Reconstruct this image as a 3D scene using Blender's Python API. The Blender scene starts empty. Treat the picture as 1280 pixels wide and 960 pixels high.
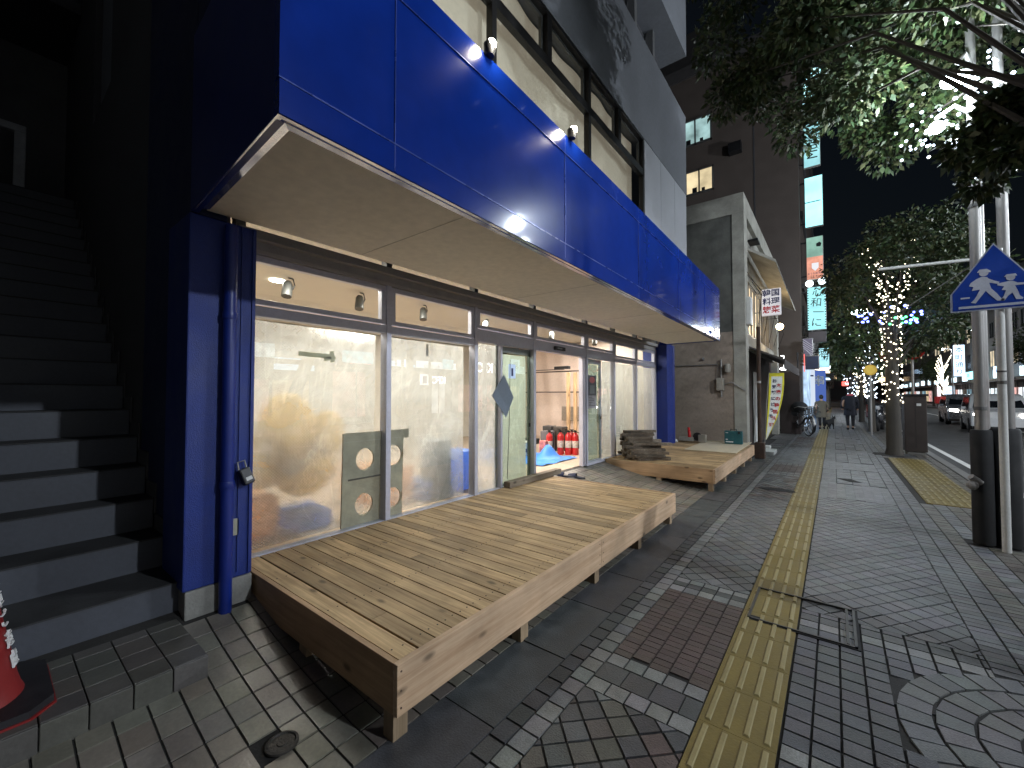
import bpy, bmesh, math, random
import numpy as np
from mathutils import Vector, Matrix, Euler
R = math.radians
random.seed(7); rng = np.random.default_rng(7)
sc = bpy.context.scene
col = sc.collection

# ------------------------------------------------------------------ camera
cd = bpy.data.cameras.new('camera'); cam = bpy.data.objects.new('camera', cd); col.objects.link(cam)
cam.location = (0, 0, 1.45)
cam.rotation_euler = (R(90 + 1.50), 0, R(37.892))
cd.sensor_width = 36; cd.lens = 36 * 517.1 / 1280
cd.clip_start = .02; cd.clip_end = 600
sc.camera = cam
sc.view_settings.view_transform = 'Standard'; sc.view_settings.look = 'None'
sc.view_settings.exposure = 0; sc.view_settings.gamma = 1
try: sc.view_settings.use_curve_mapping = False
except Exception: pass
try:
    sc.cycles.max_bounces = 8; sc.cycles.transparent_max_bounces = 16
    sc.cycles.sample_clamp_indirect = 4; sc.cycles.blur_glossy = .5
    sc.cycles.caustics_refractive = False; sc.cycles.caustics_reflective = False
except Exception: pass

# ------------------------------------------------------------------ materials
def newmat(name):
    m = bpy.data.materials.new(name); m.use_nodes = True
    nt = m.node_tree; nt.nodes.clear()
    out = nt.nodes.new('ShaderNodeOutputMaterial')
    return m, nt, out
def N(nt, t, **k):
    n = nt.nodes.new(t)
    for a, b in k.items():
        if a.startswith('_'): setattr(n, a[1:], b)
        else: n.inputs[a.replace('_', ' ')].default_value = b
    return n
MATS = {}
def mat(name, c=(.5, .5, .5), rough=.6, metal=0, var=.15, scale=6, bump=.0, bscale=60, stretch=(1, 1, 1),
        emit=None, estr=0, attr=False, coat=0, spec=.5, dirt=0, rvar=.12, fine=.06):
    if name in MATS: return MATS[name]
    m, nt, out = newmat(name)
    p = N(nt, 'ShaderNodeBsdfPrincipled'); L = nt.links.new
    p.inputs['Metallic'].default_value = metal; p.inputs['Coat Weight'].default_value = coat; p.inputs['Coat Roughness'].default_value = .07
    p.inputs['Specular IOR Level'].default_value = spec
    tc = N(nt, 'ShaderNodeTexCoord'); mp = N(nt, 'ShaderNodeMapping'); mp.inputs['Scale'].default_value = stretch
    L(tc.outputs['Object'], mp.inputs['Vector'])
    n1 = N(nt, 'ShaderNodeTexNoise', Scale=scale, Detail=6, Roughness=.62); L(mp.outputs[0], n1.inputs['Vector'])
    n2 = N(nt, 'ShaderNodeTexNoise', Scale=scale * 14, Detail=3); L(mp.outputs[0], n2.inputs['Vector'])
    mr = N(nt, 'ShaderNodeMapRange'); L(n1.outputs[0], mr.inputs[0])
    mr.inputs[1].default_value = .3; mr.inputs[2].default_value = .7
    mr.inputs[3].default_value = 1 - var; mr.inputs[4].default_value = 1 + var
    m2 = N(nt, 'ShaderNodeMapRange'); L(n2.outputs[0], m2.inputs[0])
    m2.inputs[1].default_value = .3; m2.inputs[2].default_value = .7
    m2.inputs[3].default_value = 1 - fine; m2.inputs[4].default_value = 1 + fine
    mm = N(nt, 'ShaderNodeMath', _operation='MULTIPLY'); L(mr.outputs[0], mm.inputs[0]); L(m2.outputs[0], mm.inputs[1])
    base = N(nt, 'ShaderNodeRGB'); base.outputs[0].default_value = (*c, 1); bo = base.outputs[0]
    if attr:
        at = N(nt, 'ShaderNodeAttribute', _attribute_name='Col'); bo = at.outputs['Color']
    vm = N(nt, 'ShaderNodeVectorMath', _operation='SCALE'); L(bo, vm.inputs[0]); L(mm.outputs[0], vm.inputs['Scale'])
    co = vm.outputs[0]
    if dirt:
        nd = N(nt, 'ShaderNodeTexNoise', Scale=1.3, Detail=8, Roughness=.7); L(tc.outputs['Object'], nd.inputs['Vector'])
        rd = N(nt, 'ShaderNodeMapRange'); L(nd.outputs[0], rd.inputs[0]); rd.inputs[1].default_value = .45; rd.inputs[2].default_value = .75
        rd.inputs[3].default_value = 0; rd.inputs[4].default_value = dirt
        mx = N(nt, 'ShaderNodeMix', _data_type='RGBA'); L(rd.outputs[0], mx.inputs[0]); L(co, mx.inputs[6])
        mx.inputs[7].default_value = (c[0] * .3, c[1] * .29, c[2] * .27, 1); co = mx.outputs[2]
    L(co, p.inputs['Base Color'])
    rr = N(nt, 'ShaderNodeMapRange'); L(n1.outputs[0], rr.inputs[0]); rr.inputs[1].default_value = .3; rr.inputs[2].default_value = .7
    rr.inputs[3].default_value = max(.02, rough - rvar); rr.inputs[4].default_value = min(1, rough + rvar)
    L(rr.outputs[0], p.inputs['Roughness'])
    if bump:
        nb = N(nt, 'ShaderNodeTexNoise', Scale=bscale, Detail=4); L(mp.outputs[0], nb.inputs['Vector'])
        b = N(nt, 'ShaderNodeBump', Strength=bump, Distance=.01); L(nb.outputs[0], b.inputs['Height']); L(b.outputs[0], p.inputs['Normal'])
    if emit:
        p.inputs['Emission Color'].default_value = (*emit, 1); p.inputs['Emission Strength'].default_value = estr
    L(p.outputs[0], out.inputs[0])
    MATS[name] = m; return m
def emis(name, c, s, sample=True, var=0, scale=2):
    if name in MATS: return MATS[name]
    m, nt, out = newmat(name)
    e = N(nt, 'ShaderNodeEmission'); e.inputs[0].default_value = (*c, 1); e.inputs[1].default_value = s
    if var:
        tc = N(nt, 'ShaderNodeTexCoord'); n = N(nt, 'ShaderNodeTexNoise', Scale=scale, Detail=4); nt.links.new(tc.outputs['Object'], n.inputs['Vector'])
        r = N(nt, 'ShaderNodeMapRange'); nt.links.new(n.outputs[0], r.inputs[0]); r.inputs[1].default_value = .3; r.inputs[2].default_value = .7
        r.inputs[3].default_value = s * (1 - var); r.inputs[4].default_value = s * (1 + var); nt.links.new(r.outputs[0], e.inputs[1])
    nt.links.new(e.outputs[0], out.inputs[0])
    if not sample:
        try: m.cycles.emission_sampling = 'NONE'
        except Exception: pass
    MATS[name] = m; return m
def glassmat(name, tint=(.95, .97, .96), refl=1.0, rough=.0):
    if name in MATS: return MATS[name]
    m, nt, out = newmat(name); L = nt.links.new
    t = N(nt, 'ShaderNodeBsdfTransparent'); t.inputs[0].default_value = (*tint, 1)
    g = N(nt, 'ShaderNodeBsdfGlossy'); g.inputs['Roughness'].default_value = rough; g.inputs[0].default_value = (1, 1, 1, 1)
    f = N(nt, 'ShaderNodeFresnel', IOR=1.55)
    mu = N(nt, 'ShaderNodeMath', _operation='MULTIPLY'); L(f.outputs[0], mu.inputs[0]); mu.inputs[1].default_value = refl; mu.use_clamp = True
    ge = N(nt, 'ShaderNodeNewGeometry'); iv = N(nt, 'ShaderNodeMath', _operation='SUBTRACT'); iv.inputs[0].default_value = 1; L(ge.outputs['Backfacing'], iv.inputs[1])
    mu2 = N(nt, 'ShaderNodeMath', _operation='MULTIPLY'); L(mu.outputs[0], mu2.inputs[0]); L(iv.outputs[0], mu2.inputs[1]); mu = mu2
    x = N(nt, 'ShaderNodeMixShader'); L(mu.outputs[0], x.inputs[0]); L(t.outputs[0], x.inputs[1]); L(g.outputs[0], x.inputs[2])
    L(x.outputs[0], out.inputs[0]); MATS[name] = m; return m
def filmmat(name, c=(.86, .84, .78), clear=.3, rough=.27, ior=1.14, grid=True, emitless=True):
    """thin reinforced plastic sheet: part diffuse-translucent, part blurred see-through"""
    if name in MATS: return MATS[name]
    m, nt, out = newmat(name); L = nt.links.new
    tc = N(nt, 'ShaderNodeTexCoord')
    n = N(nt, 'ShaderNodeTexNoise', Scale=2.2, Detail=6, Roughness=.6, Distortion=.8); L(tc.outputs['Object'], n.inputs['Vector'])
    w = N(nt, 'ShaderNodeTexNoise', Scale=1.1, Detail=8, Roughness=.75, Distortion=2.5); L(tc.outputs['Object'], w.inputs['Vector'])
    b = N(nt, 'ShaderNodeBump', Strength=.5, Distance=.05); L(w.outputs[0], b.inputs['Height'])
    cz = N(nt, 'ShaderNodeTexNoise', Scale=.9, Detail=5, Roughness=.55, Distortion=1.6); mz = N(nt, 'ShaderNodeMapping'); mz.inputs['Scale'].default_value = (1, 2.2, .8); mz.inputs['Rotation'].default_value = (R(18), 0, 0)
    L(tc.outputs['Object'], mz.inputs['Vector']); L(mz.outputs[0], cz.inputs['Vector'])
    s1 = N(nt, 'ShaderNodeMath', _operation='SUBTRACT'); L(cz.outputs[0], s1.inputs[0]); s1.inputs[1].default_value = .5
    s2 = N(nt, 'ShaderNodeMath', _operation='ABSOLUTE'); L(s1.outputs[0], s2.inputs[0])
    s3 = N(nt, 'ShaderNodeMapRange'); L(s2.outputs[0], s3.inputs[0]); s3.inputs[1].default_value = 0; s3.inputs[2].default_value = .012; s3.inputs[3].default_value = 1.35; s3.inputs[4].default_value = 1
    bv = N(nt, 'ShaderNodeMapRange'); L(w.outputs[0], bv.inputs[0]); bv.inputs[1].default_value = .3; bv.inputs[2].default_value = .7; bv.inputs[3].default_value = .84; bv.inputs[4].default_value = 1.1
    s4 = N(nt, 'ShaderNodeMath', _operation='MULTIPLY'); L(s3.outputs[0], s4.inputs[0]); L(bv.outputs[0], s4.inputs[1])
    s5 = N(nt, 'ShaderNodeVectorMath', _operation='SCALE'); s5.inputs[0].default_value = c; L(s4.outputs[0], s5.inputs['Scale'])
    tr = N(nt, 'ShaderNodeBsdfTranslucent'); L(s5.outputs[0], tr.inputs[0]); L(b.outputs[0], tr.inputs['Normal'])
    df = N(nt, 'ShaderNodeBsdfDiffuse'); df.inputs[0].default_value = (*[v * .75 for v in c], 1); L(b.outputs[0], df.inputs['Normal'])
    m1 = N(nt, 'ShaderNodeMixShader'); m1.inputs[0].default_value = .3; L(tr.outputs[0], m1.inputs[1]); L(df.outputs[0], m1.inputs[2])
    rf = N(nt, 'ShaderNodeBsdfRefraction', IOR=ior, Roughness=rough); rf.inputs[0].default_value = (1, .99, .97, 1); L(b.outputs[0], rf.inputs['Normal'])
    tp = N(nt, 'ShaderNodeBsdfTransparent')
    m2 = N(nt, 'ShaderNodeMixShader'); m2.inputs[0].default_value = .25; L(rf.outputs[0], m2.inputs[1]); L(tp.outputs[0], m2.inputs[2])
    mr = N(nt, 'ShaderNodeMapRange'); L(n.outputs[0], mr.inputs[0]); mr.inputs[1].default_value = .3; mr.inputs[2].default_value = .7
    mr.inputs[3].default_value = clear * .6; mr.inputs[4].default_value = min(1, clear * 1.5)
    fac = mr.outputs[0]
    if grid:   # woven reinforcement threads, a diagonal grid
        mp = N(nt, 'ShaderNodeMapping'); mp.inputs['Rotation'].default_value = (R(45), 0, 0); mp.inputs['Scale'].default_value = (1, 1, 1)
        L(tc.outputs['Object'], mp.inputs['Vector'])
        sx = N(nt, 'ShaderNodeSeparateXYZ'); L(mp.outputs[0], sx.inputs[0])
        acc = None
        for ax in ('Y', 'Z'):
            k = N(nt, 'ShaderNodeMath', _operation='MULTIPLY'); L(sx.outputs[ax], k.inputs[0]); k.inputs[1].default_value = 62
            fr = N(nt, 'ShaderNodeMath', _operation='FRACT'); L(k.outputs[0], fr.inputs[0])
            lt = N(nt, 'ShaderNodeMath', _operation='LESS_THAN'); L(fr.outputs[0], lt.inputs[0]); lt.inputs[1].default_value = .22
            if acc is None: acc = lt
            else:
                a2 = N(nt, 'ShaderNodeMath', _operation='MAXIMUM'); L(acc.outputs[0], a2.inputs[0]); L(lt.outputs[0], a2.inputs[1]); acc = a2
        k2 = N(nt, 'ShaderNodeMath', _operation='MULTIPLY'); L(acc.outputs[0], k2.inputs[0]); k2.inputs[1].default_value = -.16
        ad = N(nt, 'ShaderNodeMath', _operation='ADD'); L(k2.outputs[0], ad.inputs[0]); L(fac, ad.inputs[1]); ad.use_clamp = True; fac = ad.outputs[0]
    m3 = N(nt, 'ShaderNodeMixShader'); L(fac, m3.inputs[0]); L(m1.outputs[0], m3.inputs[1]); L(m2.outputs[0], m3.inputs[2])
    gl = N(nt, 'ShaderNodeBsdfGlossy', Roughness=.25); L(b.outputs[0], gl.inputs['Normal'])
    m4 = N(nt, 'ShaderNodeMixShader'); m4.inputs[0].default_value = .06; L(m3.outputs[0], m4.inputs[1]); L(gl.outputs[0], m4.inputs[2])
    L(m4.outputs[0], out.inputs[0]); MATS[name] = m; return m
def woodmat(name, c1, c2, axis='X', rough=.6, scale=1.0, bump=.15, attr=False):
    if name in MATS: return MATS[name]
    m, nt, out = newmat(name); L = nt.links.new
    p = N(nt, 'ShaderNodeBsdfPrincipled'); tc = N(nt, 'ShaderNodeTexCoord'); mp = N(nt, 'ShaderNodeMapping')
    s = [36 * scale, 36 * scale, 36 * scale]; s['XYZ'.index(axis)] = 1.6 * scale
    mp.inputs['Scale'].default_value = s
    at = N(nt, 'ShaderNodeAttribute', _attribute_name='Col')
    ofs = N(nt, 'ShaderNodeVectorMath', _operation='SCALE'); L(at.outputs['Color'], ofs.inputs[0]); ofs.inputs['Scale'].default_value = 9 if attr else 0
    av = N(nt, 'ShaderNodeVectorMath', _operation='ADD'); L(tc.outputs['Object'], av.inputs[0]); L(ofs.outputs[0], av.inputs[1])
    L(av.outputs[0], mp.inputs['Vector'])
    n = N(nt, 'ShaderNodeTexNoise', Scale=1.0, Detail=7, Roughness=.65, Distortion=.9); L(mp.outputs[0], n.inputs['Vector'])
    r = N(nt, 'ShaderNodeValToRGB'); L(n.outputs[0], r.inputs[0])
    e = r.color_ramp.elements; e[0].position = .27; e[0].color = (*c1, 1); e[1].position = .68; e[1].color = (*c2, 1)
    # knots
    mk = N(nt, 'ShaderNodeMapping'); sk = [7 * scale] * 3; sk['XYZ'.index(axis)] = 3.2 * scale; mk.inputs['Scale'].default_value = sk; L(av.outputs[0], mk.inputs['Vector'])
    v = N(nt, 'ShaderNodeTexVoronoi', Scale=1.0); L(mk.outputs[0], v.inputs['Vector'])
    kr = N(nt, 'ShaderNodeMapRange'); L(v.outputs['Distance'], kr.inputs[0]); kr.inputs[1].default_value = .06; kr.inputs[2].default_value = .15
    kr.inputs[3].default_value = .38; kr.inputs[4].default_value = 1
    big = N(nt, 'ShaderNodeTexNoise', Scale=2.5, Detail=4); L(av.outputs[0], big.inputs['Vector'])
    br = N(nt, 'ShaderNodeMapRange'); L(big.outputs[0], br.inputs[0]); br.inputs[1].default_value = .3; br.inputs[2].default_value = .7; br.inputs[3].default_value = .70; br.inputs[4].default_value = 1.2
    mu = N(nt, 'ShaderNodeMath', _operation='MULTIPLY'); L(kr.outputs[0], mu.inputs[0]); L(br.outputs[0], mu.inputs[1])
    last = mu
    if attr:
        sp = N(nt, 'ShaderNodeSeparateColor'); L(at.outputs['Color'], sp.inputs[0])
        ar = N(nt, 'ShaderNodeMapRange'); L(sp.outputs[0], ar.inputs[0]); ar.inputs[3].default_value = .72; ar.inputs[4].default_value = 1.2
        m3 = N(nt, 'ShaderNodeMath', _operation='MULTIPLY'); L(mu.outputs[0], m3.inputs[0]); L(ar.outputs[0], m3.inputs[1]); last = m3
    vm = N(nt, 'ShaderNodeVectorMath', _operation='SCALE'); L(r.outputs[0], vm.inputs[0]); L(last.outputs[0], vm.inputs['Scale'])
    L(vm.outputs[0], p.inputs['Base Color']); p.inputs['Roughness'].default_value = rough; p.inputs['Specular IOR Level'].default_value = .35
    b = N(nt, 'ShaderNodeBump', Strength=bump, Distance=.004); L(n.outputs[0], b.inputs['Height']); L(b.outputs[0], p.inputs['Normal'])
    L(p.outputs[0], out.inputs[0]); MATS[name] = m; return m

# ------------------------------------------------------------------ mesh builder
ORG = {}
class MB:
    def __init__(s): s.v = []; s.f = []; s.c = []; s.cur = None
    def add(s, vs, fs):
        b = len(s.v); s.v += [tuple(v) for v in vs]; s.f += [tuple(i + b for i in f) for f in fs]
        s.c += [s.cur] * len(fs); return s
    def box(s, x0, x1, y0, y1, z0, z1):
        if x0 > x1: x0, x1 = x1, x0
        if y0 > y1: y0, y1 = y1, y0
        if z0 > z1: z0, z1 = z1, z0
        return s.add([(x0, y0, z0), (x1, y0, z0), (x1, y1, z0), (x0, y1, z0), (x0, y0, z1), (x1, y0, z1), (x1, y1, z1), (x0, y1, z1)],
              [(0, 3, 2, 1), (4, 5, 6, 7), (0, 1, 5, 4), (1, 2, 6, 5), (2, 3, 7, 6), (3, 0, 4, 7)])
    def cbox(s, x0, x1, y0, y1, z0, z1, c=.006):
        """box with chamfered edges"""
        bm = bmesh.new(); bmesh.ops.create_cube(bm, size=1)
        for v in bm.verts:
            v.co = Vector(((x0 + x1) / 2 + v.co.x * abs(x1 - x0), (y0 + y1) / 2 + v.co.y * abs(y1 - y0), (z0 + z1) / 2 + v.co.z * abs(z1 - z0)))
        bmesh.ops.bevel(bm, geom=bm.edges[:], offset=c, segments=2, affect='EDGES', profile=.6)
        bm.verts.ensure_lookup_table()
        s.add([v.co[:] for v in bm.verts], [[v.index for v in f.verts] for f in bm.faces]); bm.free(); return s
    def obox(s, c, size, rot=(0, 0, 0), bev=0):
        t = MB()
        h = [q / 2 for q in size]
        (t.cbox(-h[0], h[0], -h[1], h[1], -h[2], h[2], bev) if bev else t.box(-h[0], h[0], -h[1], h[1], -h[2], h[2]))
        M = Matrix.Translation(c) @ Euler(rot).to_matrix().to_4x4()
        return s.add([(M @ Vector(v))[:] for v in t.v], t.f)
    def prism(s, pts, h, origin=(0, 0, 0), u=(1, 0, 0), v=(0, 0, 1)):
        """polygon in plane (u,v), extruded by h along u x v"""
        u = Vector(u); v = Vector(v); w = u.cross(v); o = Vector(origin); n = len(pts)
        a = [o + u * p[0] + v * p[1] for p in pts]; b = [q + w * h for q in a]
        fs = [tuple(range(n))[::-1], tuple(range(n, 2 * n))] + [(i, (i + 1) % n, n + (i + 1) % n, n + i) for i in range(n)]
        return s.add([q[:] for q in a + b], fs)
    def tube(s, pts, r, n=10, cap=True):
        pts = [Vector(p) for p in pts]
        if not hasattr(r, '__len__'): r = [r] * len(pts)
        vs = []; fs = []; up = None
        for i, p in enumerate(pts):
            d = (pts[min(i + 1, len(pts) - 1)] - pts[max(i - 1, 0)]).normalized()
            if up is None: up = Vector((0, 0, 1)) if abs(d.z) < .9 else Vector((1, 0, 0))
            a = d.cross(up).normalized(); b = d.cross(a).normalized(); up = -b if False else up
            for k in range(n):
                t = 2 * math.pi * k / n
                vs.append((p + (a * math.cos(t) + b * math.sin(t)) * r[i])[:])
        for i in range(len(pts) - 1):
            for k in range(n):
                fs.append((i * n + k, i * n + (k + 1) % n, (i + 1) * n + (k + 1) % n, (i + 1) * n + k))
        if cap: fs += [tuple(range(n)), tuple(range((len(pts) - 1) * n, len(pts) * n))[::-1]]
        return s.add(vs, fs)
    def lathe(s, prof, c=(0, 0, 0), n=16, axis='Z'):
        vs = []; fs = []
        for (r, h) in prof:
            for k in range(n):
                t = 2 * math.pi * k / n; q = (r * math.cos(t), r * math.sin(t), h)
                if axis == 'X': q = (q[2], q[0], q[1])
                if axis == 'Y': q = (q[1], q[2], q[0])
                vs.append((c[0] + q[0], c[1] + q[1], c[2] + q[2]))
        for i in range(len(prof) - 1):
            for k in range(n): fs.append((i * n + k, i * n + (k + 1) % n, (i + 1) * n + (k + 1) % n, (i + 1) * n + k))
        fs += [tuple(range(n))[::-1], tuple(range((len(prof) - 1) * n, len(prof) * n))]
        return s.add(vs, fs)
    def sphere(s, c, r, n=10, m=6, sc3=(1, 1, 1)):
        vs = []; fs = []
        for i in range(m + 1):
            a = math.pi * i / m
            for k in range(n):
                t = 2 * math.pi * k / n
                vs.append((c[0] + r * sc3[0] * math.sin(a) * math.cos(t), c[1] + r * sc3[1] * math.sin(a) * math.sin(t), c[2] + r * sc3[2] * math.cos(a)))
        for i in range(m):
            for k in range(n): fs.append((i * n + k, i * n + (k + 1) % n, (i + 1) * n + (k + 1) % n, (i + 1) * n + k))
        return s.add(vs, fs)
    def torus(s, c, Rr, r, axis='X', n=28, m=8):
        vs = []; fs = []
        for i in range(n):
            a = 2 * math.pi * i / n
            for k in range(m):
                t = 2 * math.pi * k / m; q = ((Rr + r * math.cos(t)) * math.cos(a), (Rr + r * math.cos(t)) * math.sin(a), r * math.sin(t))
                if axis == 'X': q = (q[2], q[0], q[1])
                if axis == 'Y': q = (q[0], q[2], q[1])
                vs.append((c[0] + q[0], c[1] + q[1], c[2] + q[2]))
        for i in range(n):
            for k in range(m): fs.append((i * m + k, ((i + 1) % n) * m + k, ((i + 1) % n) * m + (k + 1) % m, i * m + (k + 1) % m))
        return s.add(vs, fs)
    def build(s, name, m, parent=None, smooth=False, loc=None):
        me = bpy.data.meshes.new(name)
        o3 = (0, 0, 0)
        if parent is not None: o3 = ORG[parent.name]
        elif loc is not None: o3 = loc
        me.from_pydata([(v[0] - o3[0], v[1] - o3[1], v[2] - o3[2]) for v in s.v], [], s.f)
        if len(s.f) < 8000:
            bm = bmesh.new(); bm.from_mesh(me); bmesh.ops.recalc_face_normals(bm, faces=bm.faces[:]); bm.to_mesh(me); bm.free()
        me.materials.append(m)
        if any(c is not None for c in s.c):
            ca = me.color_attributes.new('Col', 'FLOAT_COLOR', 'CORNER'); arr = []
            for p in me.polygons: arr += [*(s.c[p.index] or (.5, .5, .5)), 1.0] * p.loop_total
            ca.data.foreach_set('color', arr)
        if smooth:
            me.polygons.foreach_set('use_smooth', [True] * len(me.polygons))
            try: me.set_sharp_from_angle(angle=R(40))
            except Exception: pass
        o = bpy.data.objects.new(name, me); col.objects.link(o)
        if parent is not None: o.parent = parent
        elif loc is not None: o.location = loc
        ORG[o.name] = o3
        return o
def thing(name, label, cat, loc=(0, 0, 0), group=None):
    o = bpy.data.objects.new(name, None); col.objects.link(o); o.location = loc; o.empty_display_size = .1
    ORG[o.name] = tuple(loc); o['label'] = label; o['category'] = cat
    if group: o['group'] = group
    return o
def tag(o, label, cat, group=None):
    o['label'] = label; o['category'] = cat
    if group: o['group'] = group
    return o
def struct(o): o['kind'] = 'structure'; return o
def copy_tree(o, loc=None, rotz=None, label=None, group=None, parent=None):
    c = o.copy(); col.objects.link(c); ORG[c.name] = ORG.get(o.name, (0, 0, 0))
    if parent is not None: c.parent = parent
    for ch in list(o.children): copy_tree(ch, parent=c)
    if loc is not None: c.location = loc
    if rotz is not None: c.rotation_euler = (0, 0, rotz)
    if label: c['label'] = label
    if group: c['group'] = group
    return c
def text(body, size, org, u, v, m, parent=None, name='lettering', extr=.002, align='CENTER', squeeze=1, bold=0, loc=None):
    cu = bpy.data.curves.new('t', 'FONT'); cu.body = body; cu.size = size; cu.extrude = extr; cu.offset = bold
    cu.align_x = align; cu.align_y = 'CENTER'; cu.space_line = .95
    to = bpy.data.objects.new('t', cu); col.objects.link(to)
    dg = bpy.context.evaluated_depsgraph_get(); dg.update(); me = bpy.data.meshes.new_from_object(to.evaluated_get(dg))
    bpy.data.objects.remove(to)
    u = Vector(u).normalized(); v = Vector(v).normalized(); w = u.cross(v); o3 = ORG[parent.name] if parent is not None else (loc or (0, 0, 0))
    for q in me.vertices:
        q.co = Vector(org) - Vector(o3) + u * q.co.x * squeeze + v * q.co.y + w * q.co.z
    me.materials.clear(); me.materials.append(m); me.name = name
    ob = bpy.data.objects.new(name, me); col.objects.link(ob)
    if parent is not None: ob.parent = parent
    else: ob.location = o3
    return ob
def light(kind, loc, power, c=(1, 1, 1), size=.1, rot=None, spot=None, name=None, blend=.5, sy=None, spread=None):
    l = bpy.data.lights.new(name or 'lamp_light', kind); l.energy = power; l.color = c
    if kind == 'AREA':
        l.size = size
        if sy: l.shape = 'RECTANGLE'; l.size_y = sy
        if spread: l.spread = spread
    elif kind in ('POINT', 'SPOT'): l.shadow_soft_size = size
    if kind == 'SPOT': l.spot_size = spot; l.spot_blend = blend
    o = bpy.data.objects.new(name or 'lamp_light', l); col.objects.link(o); o.location = loc
    if rot: o.rotation_euler = rot
    return o

# ------------------------------------------------------------------ world: late night sky, one faint moon
w = bpy.data.worlds.new('World'); sc.world = w; w.use_nodes = True
nt = w.node_tree; nt.nodes.clear()
sky = nt.nodes.new('ShaderNodeTexSky'); sky.sky_type = 'NISHITA'; sky.sun_disc = False
sky.sun_elevation = R(28); sky.sun_rotation = R(300); sky.air_density = 1.2
bg = nt.nodes.new('ShaderNodeBackground'); bg.inputs[1].default_value = .0014
wo = nt.nodes.new('ShaderNodeOutputWorld')
nt.links.new(sky.outputs[0], bg.inputs[0]); nt.links.new(bg.outputs[0], wo.inputs[0])
sl = bpy.data.lights.new('moon', 'SUN'); sl.energy = .01; sl.angle = R(.5); sl.color = (.8, .88, 1)
so = bpy.data.objects.new('moon', sl); col.objects.link(so); so.rotation_euler = (R(62), 0, R(60))

# ------------------------------------------------------------------ palette
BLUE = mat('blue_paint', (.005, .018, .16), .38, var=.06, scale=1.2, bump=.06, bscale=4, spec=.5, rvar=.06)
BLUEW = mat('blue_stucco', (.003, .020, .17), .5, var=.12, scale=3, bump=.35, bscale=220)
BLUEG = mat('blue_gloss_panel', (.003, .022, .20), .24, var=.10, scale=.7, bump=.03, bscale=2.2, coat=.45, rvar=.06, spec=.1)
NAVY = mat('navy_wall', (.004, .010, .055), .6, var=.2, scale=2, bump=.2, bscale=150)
SEAM = mat('panel_seam', (.03, .06, .26), .3, metal=.3, var=.1)
SOFF = mat('soffit_board', (.80, .74, .64), .75, var=.05, scale=1.2, bump=.05, bscale=90)
CHROME = mat('polished_trim', (.55, .55, .62), .12, metal=.9, var=.12, scale=2)
ALU = mat('aluminium_frame', (.50, .50, .58), .42, metal=.25, var=.07, scale=3)
ALUD = mat('dark_aluminium', (.13, .13, .13), .45, metal=.4, var=.1, scale=3)
GLASS = glassmat('window_glass', refl=1.7)
GLASSG = glassmat('green_door_glass', (.72, .80, .76))
GLASSDK = glassmat('shop_glass_across', (.6, .65, .68))
FILM = filmmat('plastic_film', (.57, .58, .57), clear=.5)
FILMT = filmmat('thick_white_sheet', (.56, .565, .53), clear=.08, grid=False)
SHEET = mat('white_dust_sheet', (.56, .54, .49), .75, var=.06, scale=2, bump=.25, bscale=3.5)
PINK = mat('pink_lining_sheet', (.72, .60, .53), .7, var=.05, scale=2, bump=.5, bscale=2.5)
CONC = mat('grey_concrete', (.22, .215, .20), .85, var=.22, scale=4, bump=.3, bscale=70, dirt=.5)
DCONC = mat('dark_render', (.05, .05, .055), .9, var=.25, scale=2, bump=.3, bscale=60)
BLACK = mat('black_rubber', (.006, .006, .007), .75, var=.2)
BLKM = mat('black_metal', (.02, .02, .022), .4, metal=.3, var=.2)
STEEL = mat('galvanised_steel', (.30, .29, .28), .48, metal=.6, var=.18, scale=5, stretch=(1, 1, .2))
WHITEP = mat('white_paint', (.62, .62, .60), .45, var=.08, scale=4, dirt=.25)
RED = mat('red_enamel', (.55, .015, .015), .3, var=.1, coat=.4)
DECK = woodmat('weathered_deck_boards', (.25, .155, .078), (.60, .43, .235), 'X', .62, attr=True)
FRESH = woodmat('fresh_fascia_timber', (.42, .26, .15), (.64, .46, .31), 'Y', .55)
FRESHX = woodmat('fresh_fascia_timber_side', (.33, .20, .105), (.50, .33, .19), 'X', .55)
POSTW = woodmat('post_timber', (.24, .17, .10), (.40, .29, .19), 'Z', .7)
LUMB = woodmat('old_grey_lumber', (.10, .08, .06), (.27, .225, .18), 'X', .8, attr=True)
PINE = woodmat('pine_stud', (.52, .33, .17), (.72, .50, .30), 'Z', .6)
STEPR = mat('stair_riser_paint', (.055, .06, .075), .6, var=.15, scale=3, bump=.1, bscale=40)
STEPT = mat('stair_tread', (.028, .028, .03), .8, var=.3, scale=5, bump=.2, bscale=90)
LEAF = mat('leaf', (.05, .08, .03), .5, attr=True, var=.25, scale=1.2)
LEAFN = LEAF
BARK = mat('bark', (.055, .048, .04), .9, var=.35, scale=5, bump=.8, bscale=25, stretch=(1, 1, .3))
PAVE = mat('stone_paver', (.1, .1, .1), .46, dirt=.55, attr=True, var=.25, scale=9, bump=.3, bscale=130, rvar=.15, fine=.22)
TILE = mat('ceramic_paver', (.1, .1, .1), .40, dirt=.5, attr=True, var=.15, scale=5, bump=.12, bscale=60, rvar=.12, fine=.1)
JOINT = mat('joint_dirt', (.018, .017, .016), .95, var=.3, scale=6, bump=.3)
ASPH = mat('asphalt', (.05, .05, .052), .72, var=.25, scale=3, bump=.5, bscale=160, fine=.2)
YEL = mat('tactile_yellow', (.165, .12, .028), .55, var=.18, scale=4, bump=.2, bscale=90, dirt=.35)
YELB = mat('tactile_bar_worn', (.25, .205, .09), .5, var=.15, scale=6)
LINE = mat('road_paint', (.6, .6, .58), .6, var=.2, scale=6)
NAVYT = mat('navy_lettering', (.01, .015, .09), .5, var=.03)
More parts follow.
